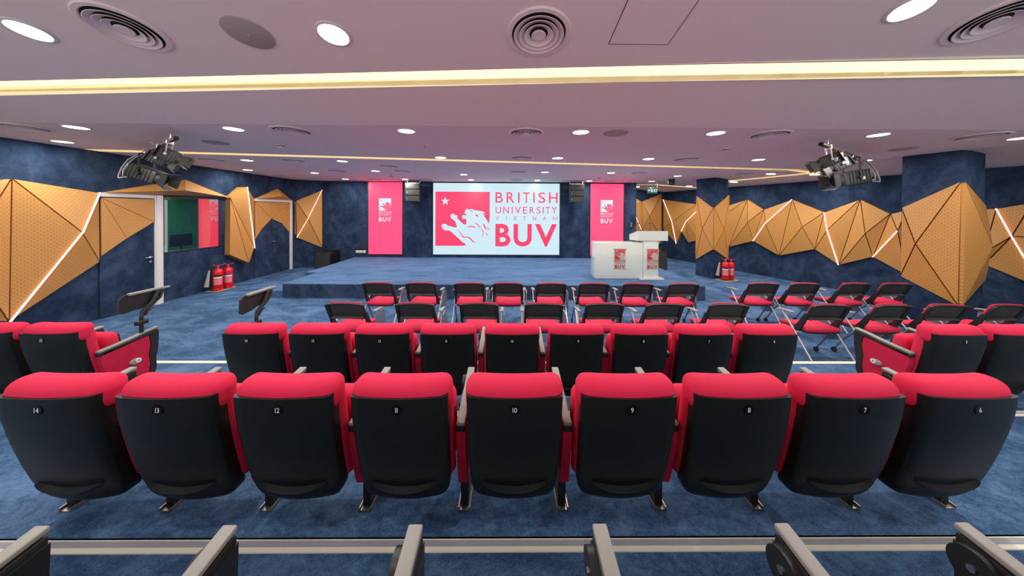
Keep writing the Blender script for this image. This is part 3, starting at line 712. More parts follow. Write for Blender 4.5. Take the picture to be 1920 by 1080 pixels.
def tape(cx, cy, w, d, rz, label):
    mb = MB(); e = .035
    for a, b in (((-w / 2, -d / 2), (w / 2, -d / 2 + e)), ((-w / 2, d / 2 - e), (w / 2, d / 2)), ((-w / 2, -d / 2 + e), (-w / 2 + e, d / 2 - e)), ((w / 2 - e, -d / 2 + e), (w / 2, d / 2 - e))):
        mb.b2((*a, .0005), (*b, .003))
    o = mb.build('floor_tape', 'yellow', smooth=0); o.location = (cx, cy, 0); o.rotation_euler.z = rz
    tag(o, label, 'floor tape', 'yellow taped squares round the extinguishers')
extinguisher(-7.48, 7.72, .105, .56, radians(84), 'red carbon dioxide extinguisher with a horn, near the left window', True, 'dark', radians(-130))
extinguisher(-7.45, 7.97, .098, .55, radians(84), 'red extinguisher with a blue label band, near the left window', False, 'labelb', radians(-130))
tape(-7.50, 7.84, .30, .54, 0, 'yellow tape square on the floor by the left wall')
extinguisher(6.60, 9.05, .10, .56, radians(8), 'red carbon dioxide extinguisher with a horn, by the far column', True, 'dark', radians(-134))
extinguisher(6.83, 9.12, .085, .54, radians(8), 'red extinguisher with a blue label band, by the far column', False, 'labelb', radians(-134))
tape(6.66, 9.06, .52, .34, radians(17), 'yellow tape square on the floor by the far column')

# ------------------------------------------------------------------ auditorium seats
def ybk(z):
    """how far forward the rear face of the shell lies at height z"""
    P = [(.17, .165), (.22, .135), (.30, .105), (.40, .075), (.55, .038), (.68, .012), (.80, 0), (.95, .0)]
    for (a, b), (c, d) in zip(P, P[1:]):
        if z <= c: return b + (d - b) * (z - a) / (c - a)
    return 0
def back_shell():
    # outline narrows to the foot, sides wrap forward
    zs = [.185, .189, .198, .213, .236, .27, .33, .42, .52, .62, .70, .76, .808]
    hw = [.125, .155, .180, .200, .215, .223, .226, .228, .230, .232, .233, .234, .234]
    xs = [-1, -.97, -.9, -.75, -.5, -.25, 0, .25, .5, .75, .9, .97, 1]
    def y(u, z): return ybk(z) + .020 * u * u + (.02 if abs(u) > .98 else .006 if abs(u) > .95 else 0) + (.02 if z < .2 else .006 if z < .21 else 0)
    n = len(xs); v = []; f = []
    for z, w in zip(zs, hw):
        sag = .012
        for u in xs: v.append((u * w, y(u, z), z - (sag * (1 - u * u) if z < .25 else 0) + (.004 if z > .8 else 0) * 0))
    for i in range(len(zs) - 1):
        for j in range(n - 1): f.append((i * n + j, i * n + j + 1, (i + 1) * n + j + 1, (i + 1) * n + j))
    o = len(v); dep = .085
    for z, w in zip(zs, hw):
        for u in xs: v.append((u * w * .99, ybk(z) + dep + .012 * u * u, z - (.012 * (1 - u * u) if z < .25 else 0)))
    for i in range(len(zs) - 1):
        for j in range(n - 1): f.append((o + i * n + j, o + (i + 1) * n + j, o + (i + 1) * n + j + 1, o + i * n + j + 1))
    m = len(zs)
    for i in range(m - 1):
        f.append((i * n, (i + 1) * n, o + (i + 1) * n, o + i * n)); f.append((i * n + n - 1, o + i * n + n - 1, o + (i + 1) * n + n - 1, (i + 1) * n + n - 1))
    for j in range(n - 1):
        f.append((j, o + j, o + j + 1, j + 1)); q = (m - 1) * n; f.append((q + j, q + j + 1, o + q + j + 1, o + q + j))
    return MB().add(v, f)
def lip():
    pts = [(-.165 + .33 * i / 16, ybk(.31) - .003, .318 - .040 * (1 - (abs(i - 8) / 8) ** 2.2)) for i in range(17)]
    mb = MB(); rr = [.002 + .018 * (1 - (abs(i - 8) / 8) ** 4) for i in range(17)]
    v = []; f = []
    for p, r in zip(pts, rr):
        v += [(p[0], p[1] + .012, p[2] + r), (p[0], p[1] - r * 1.1, p[2] + r * .35), (p[0], p[1] + .012, p[2] - r)]
    for i in range(16):
        for k in range(3): a, b = i * 3 + k, i * 3 + (k + 1) % 3; f.append((a, b, b + 3, a + 3))
    f += [(0, 2, 1), (48, 49, 50)]
    return mb.add(v, f)
def make_seat():
    t = thing('auditorium_seat', 'seat', 'seat')
    back_shell().build('back_shell', 'shell', t, smooth=50)
    lip().build('grip_lip', 'shell', t, smooth=60)
    # upholstered back: a pad in front of the shell that rolls over its top
    def bend(x, y, z): return (x, y + ybk(min(z, .8)) + .012 * (x / .24) ** 2, z)
    MB().rbox((0, .118, .525), (.243, .048, .270), .045, 5, 3, bend).build('back_cushion', 'red', t, smooth=60)
    def roll(x, y, z): return (x, y + .024 * (x / .24) ** 2 + max(0, z - .82) * .15, z - .003 * (x / .24) ** 2)
    MB().rbox((0, .082, .790), (.245, .070, .080), .056, 6, 4, roll).build('head_roll', 'red', t, smooth=60)
    # tipped-up cushion
    mm = Matrix.Translation((0, .33, .36)) @ Matrix.Rotation(radians(9), 4, 'X')
    MB().rbox((0, .0, .14), (.234, .060, .215), .055, 4, 3).move(mm).build('seat_cushion', 'red', t, smooth=60)
    MB().rbox((0, .064, .13), (.20, .012, .18), .010, 2, 2).move(mm).build('cushion_pan', 'blackp', t, smooth=60)
    bdg = MB().cyl((0, ybk(.757) + .004, .757), (0, ybk(.757) - .003, .757), .0245, 24).build('number_badge', 'badge', t)
    return t, bdg
def arm_end(x):
    """arm standard centred on x: floor plate, leg, red side panel, arm pad, hinge"""
    o = bpy.data.objects.new('arm_standard', None)
    return o
def standard(t, x, end=None):
    pan = MB().prism([(.215, .245), (.148, .50), (.150, .545), (.165, .570), (.50, .590), (.515, .50), (.50, .40), (.51, .30), (.50, .22), (.44, .17), (.25, .19), (.23, .205)], x - .024, x + .024, lambda a, b, q: (q, a, b)).build('side_panel', 'redside', t, smooth=30)
    MB().prism([(.503, .600), (.585, .608), (.580, .46), (.560, .34), (.565, .24), (.545, .185), (.503, .17), (.513, .30), (.503, .40), (.518, .50)], x - .028, x + .028, lambda a, b, q: (q, a, b)).build('front_edge', 'blackp', t, smooth=30)
    MB().b2((x - .022, .30, .006), (x + .022, .44, .18)).build('leg', 'blackp', t, smooth=0)
    pl = MB().b2((x - .034, .275, .0), (x + .034, .52, .006)).b2((x - .034, .275, .006), (x - .028, .52, .02)).b2((x + .028, .275, .006), (x + .034, .52, .02)).build('floor_plate', 'plate', t, smooth=0)
    MB().cyl((x, .305, .006), (x, .305, .022), .013, 8).rbox((x, .335, .014), (.018, .022, .010), .008, 1, 1).build('bolt', 'blackp', pl)
    AR = lambda a, b, c: (a, b, c + .115 * (b - .145))
    MB().rbox((x, .362, .566), (.024, .222, .017), .004, 2, 1, AR).build('arm_frame', 'blackp', t)
    MB().rbox((x, .364, .590), (.022, .225, .009), .004, 4, 1, lambda a, b, c: (a, b, c + .115 * (b - .145) + (.007 if b > .47 else 0))).build('arm_pad', 'greyp', t, smooth=50)
    if end == -1: hx = None
    else: hx = x - .036
    if hx is not None:
     h = MB().cyl((hx - .012, .535, .575), (hx + .012, .535, .575), .052, 24).build('hinge_disc', 'blackp', t)
     MB().cyl((hx - .016, .535, .575), (hx + .013, .535, .575), .010, 10).build('hinge_bolt', 'chrome', h)
     MB().rbox((hx + .003, .44, .50), (.007, .105, .075), .006, 1, 1).build('folded_tablet', 'blackp', t)
    if end:
        s = end
        mk = MB().lathe([(0.030, 0), (.030, .006), (.026, .016), (.018, .020), (.0, .021)], n=20, sx=1, sy=1.5)
        mk.move(Matrix.Translation((x + s * .024, .385, .385)) @ Matrix.Rotation(s * pi / 2, 4, 'Y'))
        o = mk.build('row_marker', 'greyp', t)
        MB().cyl((x + s * .040, .40, .392), (x + s * .048, .40, .392), .022, 20).build('marker_face', 'labelw', o)
        lt = MB(); letters(lt, 'A', [(0, 1)], 0, 1, lambda u, v, q: (x + s * .0485, .40 + s * (u - .5) * .018, .383 + v * .02), True)
        lt.build('letter', 'blackp', o, smooth=0, fix=False)
def tablet(t, x):
    """writing tablet swung up on its post"""
    MB().cyl((x, .46, .60), (x, .46, .80), .016, 12).build('tablet_post', 'blackp', t)
    MB().rbox((x, .46, .742), (.022, .045, .022), .008, 1, 1).build('post_collar', 'blackp', t)
    br = MB(); br.tube([(x, .46, .79), (x - .005, .47, .84), (x + .01, .55, .93), (x + .01, .60, 1.03)], .016, 8)
    br.tube([(x, .49, .80), (x + .0, .52, .87), (x + .012, .61, .95), (x + .012, .635, 1.03)], .012, 8)
    for i in range(4): br.cyl((x + .004, .50 + i * .028, .83 + i * .055), (x + .006, .555 + i * .022, .86 + i * .05), .008, 6)
    br.build('tablet_bracket', 'blackp', t)
    MB().prism([(.30, .885), (.33, .865), (.42, .875), (.53, .90), (.61, .935), (.655, 1.0), (.655, 1.035), (.345, 1.04), (.305, 1.01)], x - .034, x - .018, lambda a, b, q: (q, a, b)).build('tablet_board', 'blackp', t, smooth=20)
    MB().rbox((x - .016, .52, 1.04), (.020, .15, .012), .008, 3, 1).rbox((x - .014, .685, 1.037), (.014, .035, .010), .008, 1, 1).build('tablet_hinge', 'greyp', t)
seat0, _b = make_seat()
standard(seat0, .28)
P_ = .56
NUM = {}
def number_on(t, n, par):
    w = str(n); hh = .023; ws = [glyph(c, False)[2] * hh * .9 for c in w]; tot = sum(ws) + .0045 * (len(w) - 1); x = -tot / 2; sp = []
    for q in ws: sp.append((x, x + q)); x += q + .0045
    mb = MB(); letters(mb, w, sp, .757 - hh / 2, .757 + hh / 2, lambda u, v, q: (u, ybk(.757) - .0036, v), False)
    return mb.build('seat_number', 'whiteink', par, smooth=0, fix=False)
first = True
def seat(x, y, z, n, label, group, right=False, endL=None, endR=None, tab=None):
    global first
    if endL or endR:
        t, _ = make_seat()
        standard(t, .28, endR)
        if endL: standard(t, -.28, endL)
        t.location = (x, y, z); t['label'] = label; t['group'] = group
    else: t = dup(seat_src, (x, y, z), 0, label, group)
    bd = [c for c in KIDS[t.name] if c.name.split('.')[0] == 'number_badge'][0]
    number_on(t, n, bd)
    if tab is not None: tablet(t, tab)
    return t
# a source that is never numbered: built once, consumed as the last seat placed
seat_src = seat0
YA, YB, YT = 1.405, 2.545, .315
g = 'black-backed red seats in the %s row'
pending = []
for n in range(14, 5, -1):
    x = .03 + (10 - n) * .559
    pending.append((x, YA, ZA, n, 'red auditorium seat badged %d, %s from the left in the nearest full row' % (n, ORD[14 - n]), g % 'nearest full', dict(endR=(1 if n == 6 else None), endL=(-1 if n == 14 else None))))
for n in range(14, 5, -1):
    x = .03 + (10 - n) * .565
    pending.append((x, YB, ZB, n, 'red auditorium seat badged %d, %s from the left in the second row' % (n, ORD[14 - n]), g % 'second', dict(endR=(1 if n == 6 else None), endL=(-1 if n == 14 else None), tab=(-.30 if n == 14 else None))))
for n in (15, 16, 17):
    x = -3.95 - .56 * (n - 15)
    pending.append((x, YB, ZB, n, 'red auditorium seat badged %d, %s from the left aisle in the left block' % (n, ORD[n - 15]), 'red seats of the left block', dict(endR=(1 if n == 15 else None), tab=(.28 if n == 15 else None))))
for n in (5, 4, 3):
    x = 3.97 + .56 * (5 - n)
    pending.append((x, YB, ZB, n, 'red auditorium seat badged %d, %s from the right aisle in the right block' % (n, ORD[5 - n]), 'red seats of the right block', dict(endL=(-1 if n == 5 else None))))
for i, n in enumerate(range(14, 5, -1)):
    x = .0 + (10 - n) * .56
    pending.append((x, YT, ZT, n, 'red auditorium seat at the bottom edge, %s from the left, only its arms showing' % ORD[i], 'red seats at the bottom edge', dict(endR=(1 if n == 6 else None), endL=(-1 if n == 14 else None))))
isend = lambda p: p[6].get('endL') or p[6].get('endR')
plain = [p for p in pending if not isend(p)]; ends = [p for p in pending if isend(p)]
first = False
for p in plain[1:]: seat(*p[:6], **p[6])
for p in ends: seat(*p[:6], **p[6])
p = plain[0]; seat0.location = p[:3]; seat0['label'] = p[4]; seat0['group'] = p[5]
number_on(seat0, p[3], _b)

# ------------------------------------------------------------------ nesting chairs on the flat floor
def make_chair():
    t = thing('nesting_chair', 'chair', 'chair')
    def sag(x, y, z): return (x, y, z - .012 * (1 - (x / .24) ** 2) - (.018 * max(0, (y - .12) / .12) ** 2 if y > .12 else 0))
    MB().rbox((0, .04, .462), (.235, .225, .028), .026, 5, 3, sag).build('seat_pad', 'red', t, smooth=60)
    MB().rbox((0, .03, .430), (.225, .205, .016), .014, 3, 2, sag).build('seat_shell', 'blackp', t, smooth=60)
    def by(z): return -.085 - (z - .45) * .50
    def bb(x, y, z): return (x, y + by(z) + .05 * (1 - (x / .25) ** 2), z)
    fr = MB(); zc, zh = .715, .112
    fr.rbox((0, 0, zc + zh - .012), (.25, .020, .014), .012, 6, 2, bb).rbox((0, 0, zc - zh + .012), (.25, .020, .018), .012, 6, 2, bb)
    for sx in (-1, 1): fr.rbox((sx * .238, 0, zc), (.022, .024, zh), .014, 3, 2, bb)
    fr.build('back_frame', 'blackp', t, smooth=60)
    MB().rbox((0, -.020, zc - zh + .020), (.222, .024, .010), .008, 6, 2, lambda x, y, z: (lambda q: (q[0], q[1], q[2] - .010 * (1 - (x / .23) ** 2) + .5 * (y + .02)))(bb(x, y, z))).build('back_lip', 'lip', t, smooth=60)
    MB().rbox((0, .002, zc), (.222, .006, zh - .014), .004, 8, 1, bb).build('back_mesh', 'meshback', t, smooth=60)
    MB().rbox((0, .032, zc + .008), (.226, .014, zh + .004), .013, 6, 2, bb).build('back_pad', 'red', t, smooth=60)
    for sx in (-1, 1):
        MB().prism([(-.215, .70), (-.175, .70), (-.09, .56), (-.02, .47), (.02, .425), (-.03, .40), (-.09, .43), (-.16, .56)], sx * .232, sx * .262, lambda a, b, q: (q, a, b)).build('back_bracket', 'blackp', t, smooth=30)
        MB().cyl((sx * .262, -.01, .44), (sx * .275, -.01, .44), .022, 14).build('pivot', 'chrome', t)
        MB().tube([(sx * .285, .115, .645), (sx * .285, .10, .60), (sx * .285, -.06, .40), (sx * .285, -.37, .012)], .0125, 10).build('rear_leg', 'tube', t)
        l = MB().tube([(sx * .262, -.10, .405), (sx * .27, -.04, .39), (sx * .28, .04, .30), (sx * .285, .19, .075)], .0125, 10).build('front_leg', 'darktube', t)
        MB().cyl((sx * .285 - .012, .205, .034), (sx * .285 + .012, .205, .034), .033, 16).cyl((sx * .285, .19, .08), (sx * .285, .195, .045), .014, 8).build('caster', 'blackp', l)
        MB().rbox((sx * .287, .085, .660), (.026, .125, .011), .010, 3, 2, lambda a, b, c: (a, b, c - .02 * max(0, (b - .08) / .12))).build('arm_pad', 'greyp', t, smooth=60)
    MB().tube([(-.285, -.065, .405), (-.24, -.10, .405), (.24, -.10, .405), (.285, -.065, .405)], .011, 8).tube([(-.262, .0, .400), (.262, .0, .400)], .010, 8).build('seat_frame', 'tube', t)
    MB().prism([(-.06, .62), (.10, .635), (.20, .60), (.22, .30), (.12, .22), (-.05, .28), (-.10, .42)], .318, .332, lambda a, b, q: (q, a, b)).build('folded_tablet', 'darktube', t, smooth=20)
    return t
ch0 = make_chair(); used = False
def chair(x, y, rz, label, group):
    global used
    if not used: used = True; ch0.location = (x, y, 0); ch0.rotation_euler.z = rz; ch0['label'] = label; ch0['group'] = group; return ch0
    return dup(ch0, (x, y, 0), rz, label, group)
rowD = [-2.24, -1.50, -.686, -.013, .722, 1.463, 2.227, 3.005]; rowDr = [4.445, 5.17, 6.06, 6.79]
rowC = [-2.17, -1.25, -.39, .474, 1.28, 2.08, 2.957]; rowCr = [4.31, 5.15, 5.93, 6.74]
for xs, y, lab, gr in ((rowD, 5.36, 'red nesting chair in the chair row nearest the stage, %s from the left', 'chairs nearest the stage'),
                       (rowC, 4.23, 'red nesting chair just beyond the second seat row, %s from the left', 'chairs just beyond the second seat row'),
                       (rowDr, 5.42, 'red nesting chair in the back row of the right-hand group, %s from the left', 'chairs at the back of the right-hand group'),
                       (rowCr, 4.21, 'red nesting chair in the near row of the right-hand group, %s from the left', 'chairs at the front of the right-hand group')):
    for i, x in enumerate(xs): chair(x, y, radians(random.uniform(-2.5, 2.5)), lab % ORD[i], gr)

# ------------------------------------------------------------------ ceiling fittings
DL = [(-3.705, 2.344), (-1.375, 2.35), (2.786, 2.067), (5.0, 2.2), (-5.712, 3.993), (-7.157, 4.849), (-3.674, 4.013), (-1.397, 4.055), (0.96, 4.042), (2.798, 4.045), (5.063, 4.072), (7.256, 4.189), (-5.697, 6.534), (-3.661, 6.57), (-1.397, 6.051), (0.965, 6.022), (2.815, 6.043), (5.064, 6.049), (7.274, 6.071), (-7.061, 8.122), (-5.635, 8.689), (-3.654, 8.174), (-5.632, 10.296), (-3.591, 10.299), (-1.357, 8.846), (-1.337, 10.341), (0.971, 8.193), (0.963, 10.383), (2.789, 10.456), (2.803, 8.239), (5.006, 8.87), (4.989, 10.453), (5.464, 12.739), (6.833, 11.322), (7.145, 8.117), (7.936, 7.705), (7.322, 9.698)]
DLB = [(-3.7, .3), (-1.38, .3), (2.79, .3), (5.06, .3)]  # unseen overhead row continuing the grid, added for its light
def tilt(x, y):
    e = .02; dx = (zceil(x + e, y) - zceil(x - e, y)) / (2 * e); dy = (zceil(x, y + e) - zceil(x, y - e)) / (2 * e)
    return V((0, 0, 1)).rotation_difference(V((-dx, -dy, 1)).normalized()).to_euler()
def make_downlight():
    t = thing('downlight', 'downlight', 'downlight')
    MB().lathe([(.105, .004), (.128, .004), (.130, -.004), (.122, -.010), (.108, -.011), (.105, -.006), (.105, .004)], n=32).build('trim_ring', 'trimwhite', t)
    MB().lathe([(.0001, -.008), (.104, -.006), (.104, .002), (.0001, .002)], n=32).build('lens', 'lens', t)
    l = bpy.data.lights.new('lamp', 'AREA'); l.shape = 'DISK'; l.size = .2; l.energy = LAMP_W; l.color = LAMP_COL
    o = bpy.data.objects.new('lamp', l); o.location = (0, 0, -.014); link(o, t)
    return t
dl0 = make_downlight(); n_dl = 0
rows = {}
def dlrow(x, y): return 0 if y < 3 else 1 if y < 5 else 2 if y < 7.2 else 3 if y < 9.3 else 4 if y < 11 else 5
ROWN = ['on the sloping near ceiling', 'just past the ceiling crease', 'in row two past the crease', 'in row three past the crease', 'in the row nearest the screens', 'over the exit passage']
for p in DL: rows.setdefault(dlrow(*p), []).append(p)
def put(src, i, x, y, label, group, dz=0):
    o = src if i == 0 else dup(src)
    o.location = (x, y, zceil(x, y) + dz); o.rotation_euler = tilt(x, y); o['label'] = label; o['group'] = group
    return o
for r, ps in sorted(rows.items()):
    for i, (x, y) in enumerate(sorted(ps)):
        put(dl0, n_dl, x, y, 'round bright ceiling downlight %s, %s from the left' % (ROWN[r], ORD[i]), 'round ceiling downlights'); n_dl += 1
for i, (x, y) in enumerate(DLB):
    put(dl0, n_dl, x, y, 'unseen added ceiling downlight over the seats behind the nearest row, %s from the left' % ORD[i], 'unseen added downlights over the rear seats'); n_dl += 1

DF = [(-2.935, 2.314), (0.219, 2.324), (3.541, 2.159), (-6.443, 4.013), (-2.96, 4.085), (0.224, 4.10), (3.585, 4.10), (6.546, 4.10), (0.233, 6.02), (0.239, 8.173), (0.247, 10.301), (-6.4, 6.468), (-4.687, 6.528), (-4.69, 8.19), (-2.921, 7.252), (-2.911, 8.16), (-2.882, 10.344), (-4.659, 10.36), (3.584, 6.044), (3.566, 8.236), (3.56, 10.502), (6.544, 8.262)]
def make_diffuser():
    t = thing('air_diffuser', 'diffuser', 'air diffuser')
    MB().lathe([(.205, .0), (.246, .0), (.248, -.006), (.240, -.014), (.212, -.016), (.205, -.010), (.205, .0)], n=40).build('flange', 'grillepaint', t)
    MB().lathe([(.0001, -.001), (.206, -.001), (.206, .004), (.0001, .004)], n=32).build('duct_opening', 'dark', t)
    for r in (.150, .110, .070):
        MB().lathe([(r, -.002), (r + .018, -.004), (r + .040, -.022), (r + .043, -.024), (r + .040, -.026), (r + .014, -.010), (r, -.002)], n=40).build('cone_ring', 'grillepaint', t)
    MB().lathe([(.0001, -.022), (.050, -.024), (.056, -.020), (.050, -.010), (.0001, -.008)], n=32).build('centre_disc', 'grillepaint', t)
    return t
df0 = make_diffuser(); rows = {}
for p in DF: rows.setdefault(dlrow(*p), []).append(p)
k_ = 0
for r, ps in sorted(rows.items()):
    for i, (x, y) in enumerate(sorted(ps)):
        put(df0, k_, x, y, 'round ringed air diffuser %s, %s from the left' % (ROWN[r], ORD[i]), 'round ceiling air diffusers'); k_ += 1

def make_smoke():
    t = thing('smoke_detector', 'detector', 'smoke detector')
    MB().lathe([(.0001, 0), (.060, 0), (.062, -.012), (.052, -.020), (.0001, -.020)], n=24).build('base', 'trimwhite', t)
    MB().lathe([(.046, -.020), (.048, -.034), (.036, -.050), (.0001, -.054)], n=24).build('chamber', 'trimwhite', t)
    MB().lathe([(.0465, -.022), (.0495, -.026), (.0495, -.032), (.047, -.034)], n=24).build('vent_band', 'dark', t)
    return t
sm0 = make_smoke()
for i, (x, y, l) in enumerate([(-3.774, 4.97, 'left of centre near the left lighting bar'), (3.649, 5.035, 'right of centre near the right lighting bar'), (-3.627, 9.229, 'above the left end of the stage'), (2.831, 9.456, 'above the right end of the stage')]):
    put(sm0, i, x, y, 'small domed white smoke detector ' + l, 'ceiling smoke detectors')
def make_cspk():
    t = thing('ceiling_speaker', 'speaker', 'loudspeaker')
    MB().lathe([(.0001, 0), (.165, 0), (.166, -.006), (.155, -.012), (.0001, -.014)], n=36).build('grille', 'spkgrille', t)
    MB().lathe([(.0001, -.014), (.006, -.014), (.005, -.018), (.0001, -.018)], n=10).build('centre_pin', 'trimwhite', t)
    return t
cs0 = make_cspk()
for i, (x, y, l) in enumerate([(-2.033, 2.348, 'on the sloping ceiling above the nearest seats'), (-4.718, 4.846, 'near the left lighting bar'), (1.452, 4.09, 'just past the ceiling crease, right of centre'), (6.588, 4.958, 'in front of the near column')]):
    put(cs0, i, x, y, 'flat round ceiling loudspeaker ' + l, 'flat round ceiling loudspeakers')
def make_spr():
    t = thing('sprinkler', 'sprinkler', 'sprinkler')
    MB().lathe([(.0001, 0), (.045, 0), (.042, -.008), (.018, -.012), (.0001, -.012)], n=20).build('escutcheon', 'grillepaint', t)
    MB().lathe([(.008, -.012), (.008, -.03), (.020, -.034), (.0001, -.036)], n=12).build('head', 'chrome', t)
    return t
sp0 = make_spr()
for i, (x, y, l) in enumerate([(-1.382, 4.893, 'left of the centre diffusers'), (-5.794, 4.918, 'behind the left lighting bar'), (-6.968, 9.133, 'above the double door'), (-4.58, 8.697, 'above the left edge of the stage'), (3.557, 9.269, 'above the white lectern'), (4.91, 4.93, 'beside the right lighting bar')]):
    put(sp0, i, x, y, 'small recessed ceiling sprinkler ' + l, 'ceiling sprinklers')

# exit sign and pan-tilt camera
t = thing('exit_sign', 'green EXIT sign with an arrow hanging over the passage', 'exit sign', (4.795, 10.0, 2.69))
MB().rbox((0, 0, .098), (.172, .014, .098), .006, 2, 1).build('sign_face', 'exitgreen', t)
for sx in (-.16, .16): MB().cyl((sx, 0, .19), (sx, 0, .465), .004, 6).build('hanger', 'chrome', t)
mb = MB(); letters(mb, 'EXIT', [(-.045, .02), (.03, .095), (.103, .113), (.12, .165)], .05, .15, lambda u, v, q: (u, -.0155, v), True)
flat_poly(mb, [(-.155, .10), (-.115, .135), (-.115, .112), (-.06, .112), (-.06, .088), (-.115, .088), (-.115, .065)], lambda u, v, q: (u, -.0155, v), 0)
mb.build('lettering', 'exitwhite', t, smooth=0, fix=False)
t = thing('ceiling_camera', 'black pan-tilt camera hanging upside down from the ceiling', 'camera', (5.30, 9.75, 3.15))
MB().lathe([(.0001, 0), (.10, 0), (.10, -.05), (.085, -.06), (.0001, -.06)], n=24).build('base', 'blackp', t)
for sx in (-1, 1): MB().rbox((sx * .085, 0, -.12), (.014, .04, .075), .012, 1, 2).build('yoke_arm', 'blackp', t)
h = MB().rbox((0, -.01, -.135), (.068, .075, .065), .03, 2, 3).build('head', 'blackp', t)
MB().cyl((0, -.08, -.135), (0, -.105, -.135), .036, 18).build('lens', 'subwoof', h)

# ------------------------------------------------------------------ stage lighting bars
def stage_light(hang, aim, s, label, small=False, extra=0):
    """spotlight hung from the bar: clamp, yoke, ribbed body, barn doors; local -Y is the beam"""
    t = thing('stage_light', label, 'stage light', hang, 0, 'black stage lights on the ceiling bars')
    d = V(aim).normalized(); z = V((0, 0, 1)); u = d.cross(z).normalized(); w = u.cross(d).normalized()
    drop = .20 * s + extra; R = Matrix((( -u.x, -d.x, w.x), (-u.y, -d.y, w.y), (-u.z, -d.z, w.z))).to_4x4()
    T = Matrix.Translation((0, 0, -drop - .05)) @ R
    L = .36 * s; r = .095 * s
    bd = MB()
    if small: bd.rbox((0, 0, 0), (.10 * s, .13 * s, .11 * s), .015, 2, 1)
    else: bd.rbox((0, .02, 0), (r * 1.05, L / 2, r), .02, 2, 2)
    bd.move(T).build('housing', 'steelcase', t)
    rb = MB()
    for i in range(7):
        yy = (-.10 + i * .045) * s
        rb.rbox((0, yy, 0), ((.105 if small else .108) * s, .006 * s, (.115 if small else .102) * s), .004, 1, 1)
    rb.move(T).build('cooling_fins', 'blackp', t)
    yf = -(.13 if small else L / 2) * s if small else -L / 2 + .02
    MB().cyl((0, yf + .01, 0), (0, yf - .05 * s, 0), r * .95, 20).move(T).build('lens_tube', 'steelcase', t)
    MB().cyl((0, yf - .05 * s, 0), (0, yf - .052 * s, 0), r * .8, 20).move(T).build('lens', 'subwoof', t)
    for a in range(4):
        fl = MB().add([(-.075 * s, 0, 0), (.075 * s, 0, 0), (.10 * s, -.11 * s, .04 * s), (-.10 * s, -.11 * s, .04 * s), (-.075 * s, 0, .004), (.075 * s, 0, .004), (.10 * s, -.11 * s, .044 * s), (-.10 * s, -.11 * s, .044 * s)],
                      [(3, 2, 1, 0), (4, 5, 6, 7), (0, 1, 5, 4), (1, 2, 6, 5), (2, 3, 7, 6), (3, 0, 4, 7)])
        fl.move(T @ Matrix.Translation((0, yf - .05 * s, 0)) @ Matrix.Rotation(a * pi / 2, 4, 'Y') @ Matrix.Translation((0, 0, .085 * s))).build('barn_door', 'steelcase' if a % 2 else 'greyp', t, smooth=0)
    yk = MB(); e = .125 * s
    for sx in (-1, 1):
        p = T @ V((sx * e, .02, 0)); q = V((0, 0, -.045)) + (R @ V((sx * e, 0, 0)))
        dd = (q - p); yk.tube([p, p + dd * .8, q, V((0, 0, -.045)) + (R @ V((sx * e * .5, 0, 0)))], .012 * s, 4)
        yk.cyl(p - (R @ V((sx * .02, 0, 0))), p + (R @ V((sx * .015, 0, 0))), .022 * s, 10)
    yk.cyl(V((0, 0, -.045)) + (R @ V((e * .6, 0, 0))), V((0, 0, -.045)) + (R @ V((-e * .6, 0, 0))), .012 * s, 4)
    yk.build('yoke', 'tube' if small else 'blackp', t, smooth=30)
    MB().rbox((0, 0, -.01), (.028, .028, .045), .006, 1, 1).build('clamp', 'chrome', t)
    MB().rbox(T @ V((.112 * s, .06 * s, -.02)), (.004, .03, .025), .002, 1, 1).build('label', 'labelw', t)
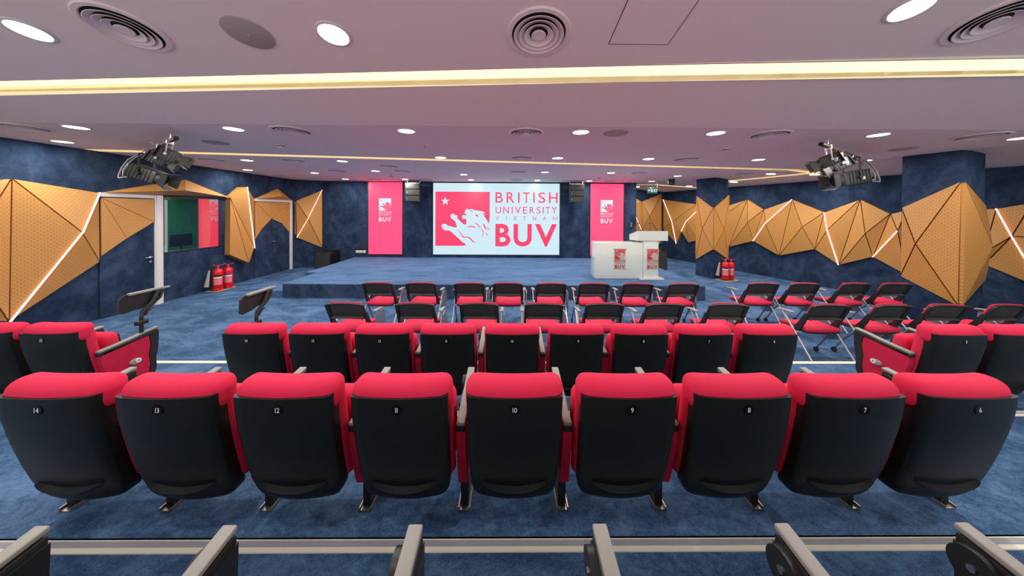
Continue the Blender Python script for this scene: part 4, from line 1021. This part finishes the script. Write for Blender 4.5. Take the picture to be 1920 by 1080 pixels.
def bar(p, q, sgn, side):
    p, q = V(p), V(q); d = (q - p)
    t = thing('lighting_bar', 'black pipe hung below the ceiling on the %s carrying stage lights' % side, 'lighting bar', p, 0, 'lighting bars below the ceiling')
    n = 16
    MB().cyl((0, 0, 0), d, .028, 16).build('pipe', 'brown', t)
    MB().cyl(-d.normalized() * .003, d.normalized() * .004, .0285, 16).build('end_cap', 'dark', t)
    for f in (.12, .85):
        c = d * f
        MB().cyl(c, (c.x, c.y, zceil(p.x + c.x, p.y + c.y) - p.z), .010, 8).build('hanger', 'chrome', t)
        MB().cyl(c - d.normalized() * .02, c + d.normalized() * .02, .036, 14).build('clamp', 'chrome', t)
    rnd = random.Random(3 if sgn < 0 else 5)
    for j in range(7):
        mb = MB(); pts = []
        a, b = .16 + .03 * rnd.random(), .95 + .05 * rnd.random()
        for i in range(13):
            f = a + (b - a) * i / 12; c = d * f
            pts.append((c.x + rnd.uniform(-.025, .025), c.y + rnd.uniform(-.025, .025), c.z + .035 * cos(j * 2.1 + i) - .01 * j * .4))
        tag(mb.tube(pts, .007, 6).build('cable', 'cable' if j % 3 == 0 else 'blackp', t), '', '') if False else mb.tube(pts, .007, 6).build('wound_cable', 'cable' if j % 3 == 0 else 'blackp', t)
    return p, d
p, d = bar((-4.45, 4.03, 3.02), (-6.62, 5.40, 3.02), -1, 'left')
aimL = V((.80, .55, -.30))
stage_light(tuple(p + d * .13), (.72, .45, -.42), .74, 'black stage light nearest the open end of the left bar', True)
stage_light(tuple(p + d * .38), (.70, .50, -.45), .74, 'black stage light in the middle of the left bar', True)
stage_light(tuple(p + d * .72), (.90, .20, -.34), 1.12, 'long ribbed stage light with barn doors at the wall end of the left bar', False, .10)
p2, d2 = bar((4.30, 4.10, 3.02), (6.55, 5.45, 3.02), 1, 'right')
stage_light(tuple(p2 + d2 * .13), (-.72, .45, -.42), .74, 'black stage light nearest the open end of the right bar', True)
stage_light(tuple(p2 + d2 * .36), (-.70, .50, -.45), .74, 'black stage light in the middle of the right bar', True)
stage_light(tuple(p2 + d2 * .60), (-.95, .10, -.16), 1.12, 'long ribbed stage light with barn doors at the wall end of the right bar', False, .10)
for sgn, base, root in ((-1, d * .80, 'lighting_bar'), (1, d2 * .68, 'lighting_bar.001')):
    for i in range(3):
        k = .04 * i; b = base
        MB().tube([(b.x, b.y, b.z - .02), (b.x + sgn * (.14 + k * .5), b.y + .03, b.z - .03), (b.x + sgn * (.27 + k), b.y + .05, b.z - .10), (b.x + sgn * (.38 + k), b.y + .05, b.z - .20 - k * .5), (b.x + sgn * (.42 + k), b.y + .04, b.z - .29 - k),
                   (b.x + sgn * (.37 + k), b.y, b.z - .38 - k * .5), (b.x + sgn * .22, b.y - .03, b.z - .40)], .008, 6).build('loose_cable', 'cable' if i != 1 else 'blackp', bpy.data.objects[root])
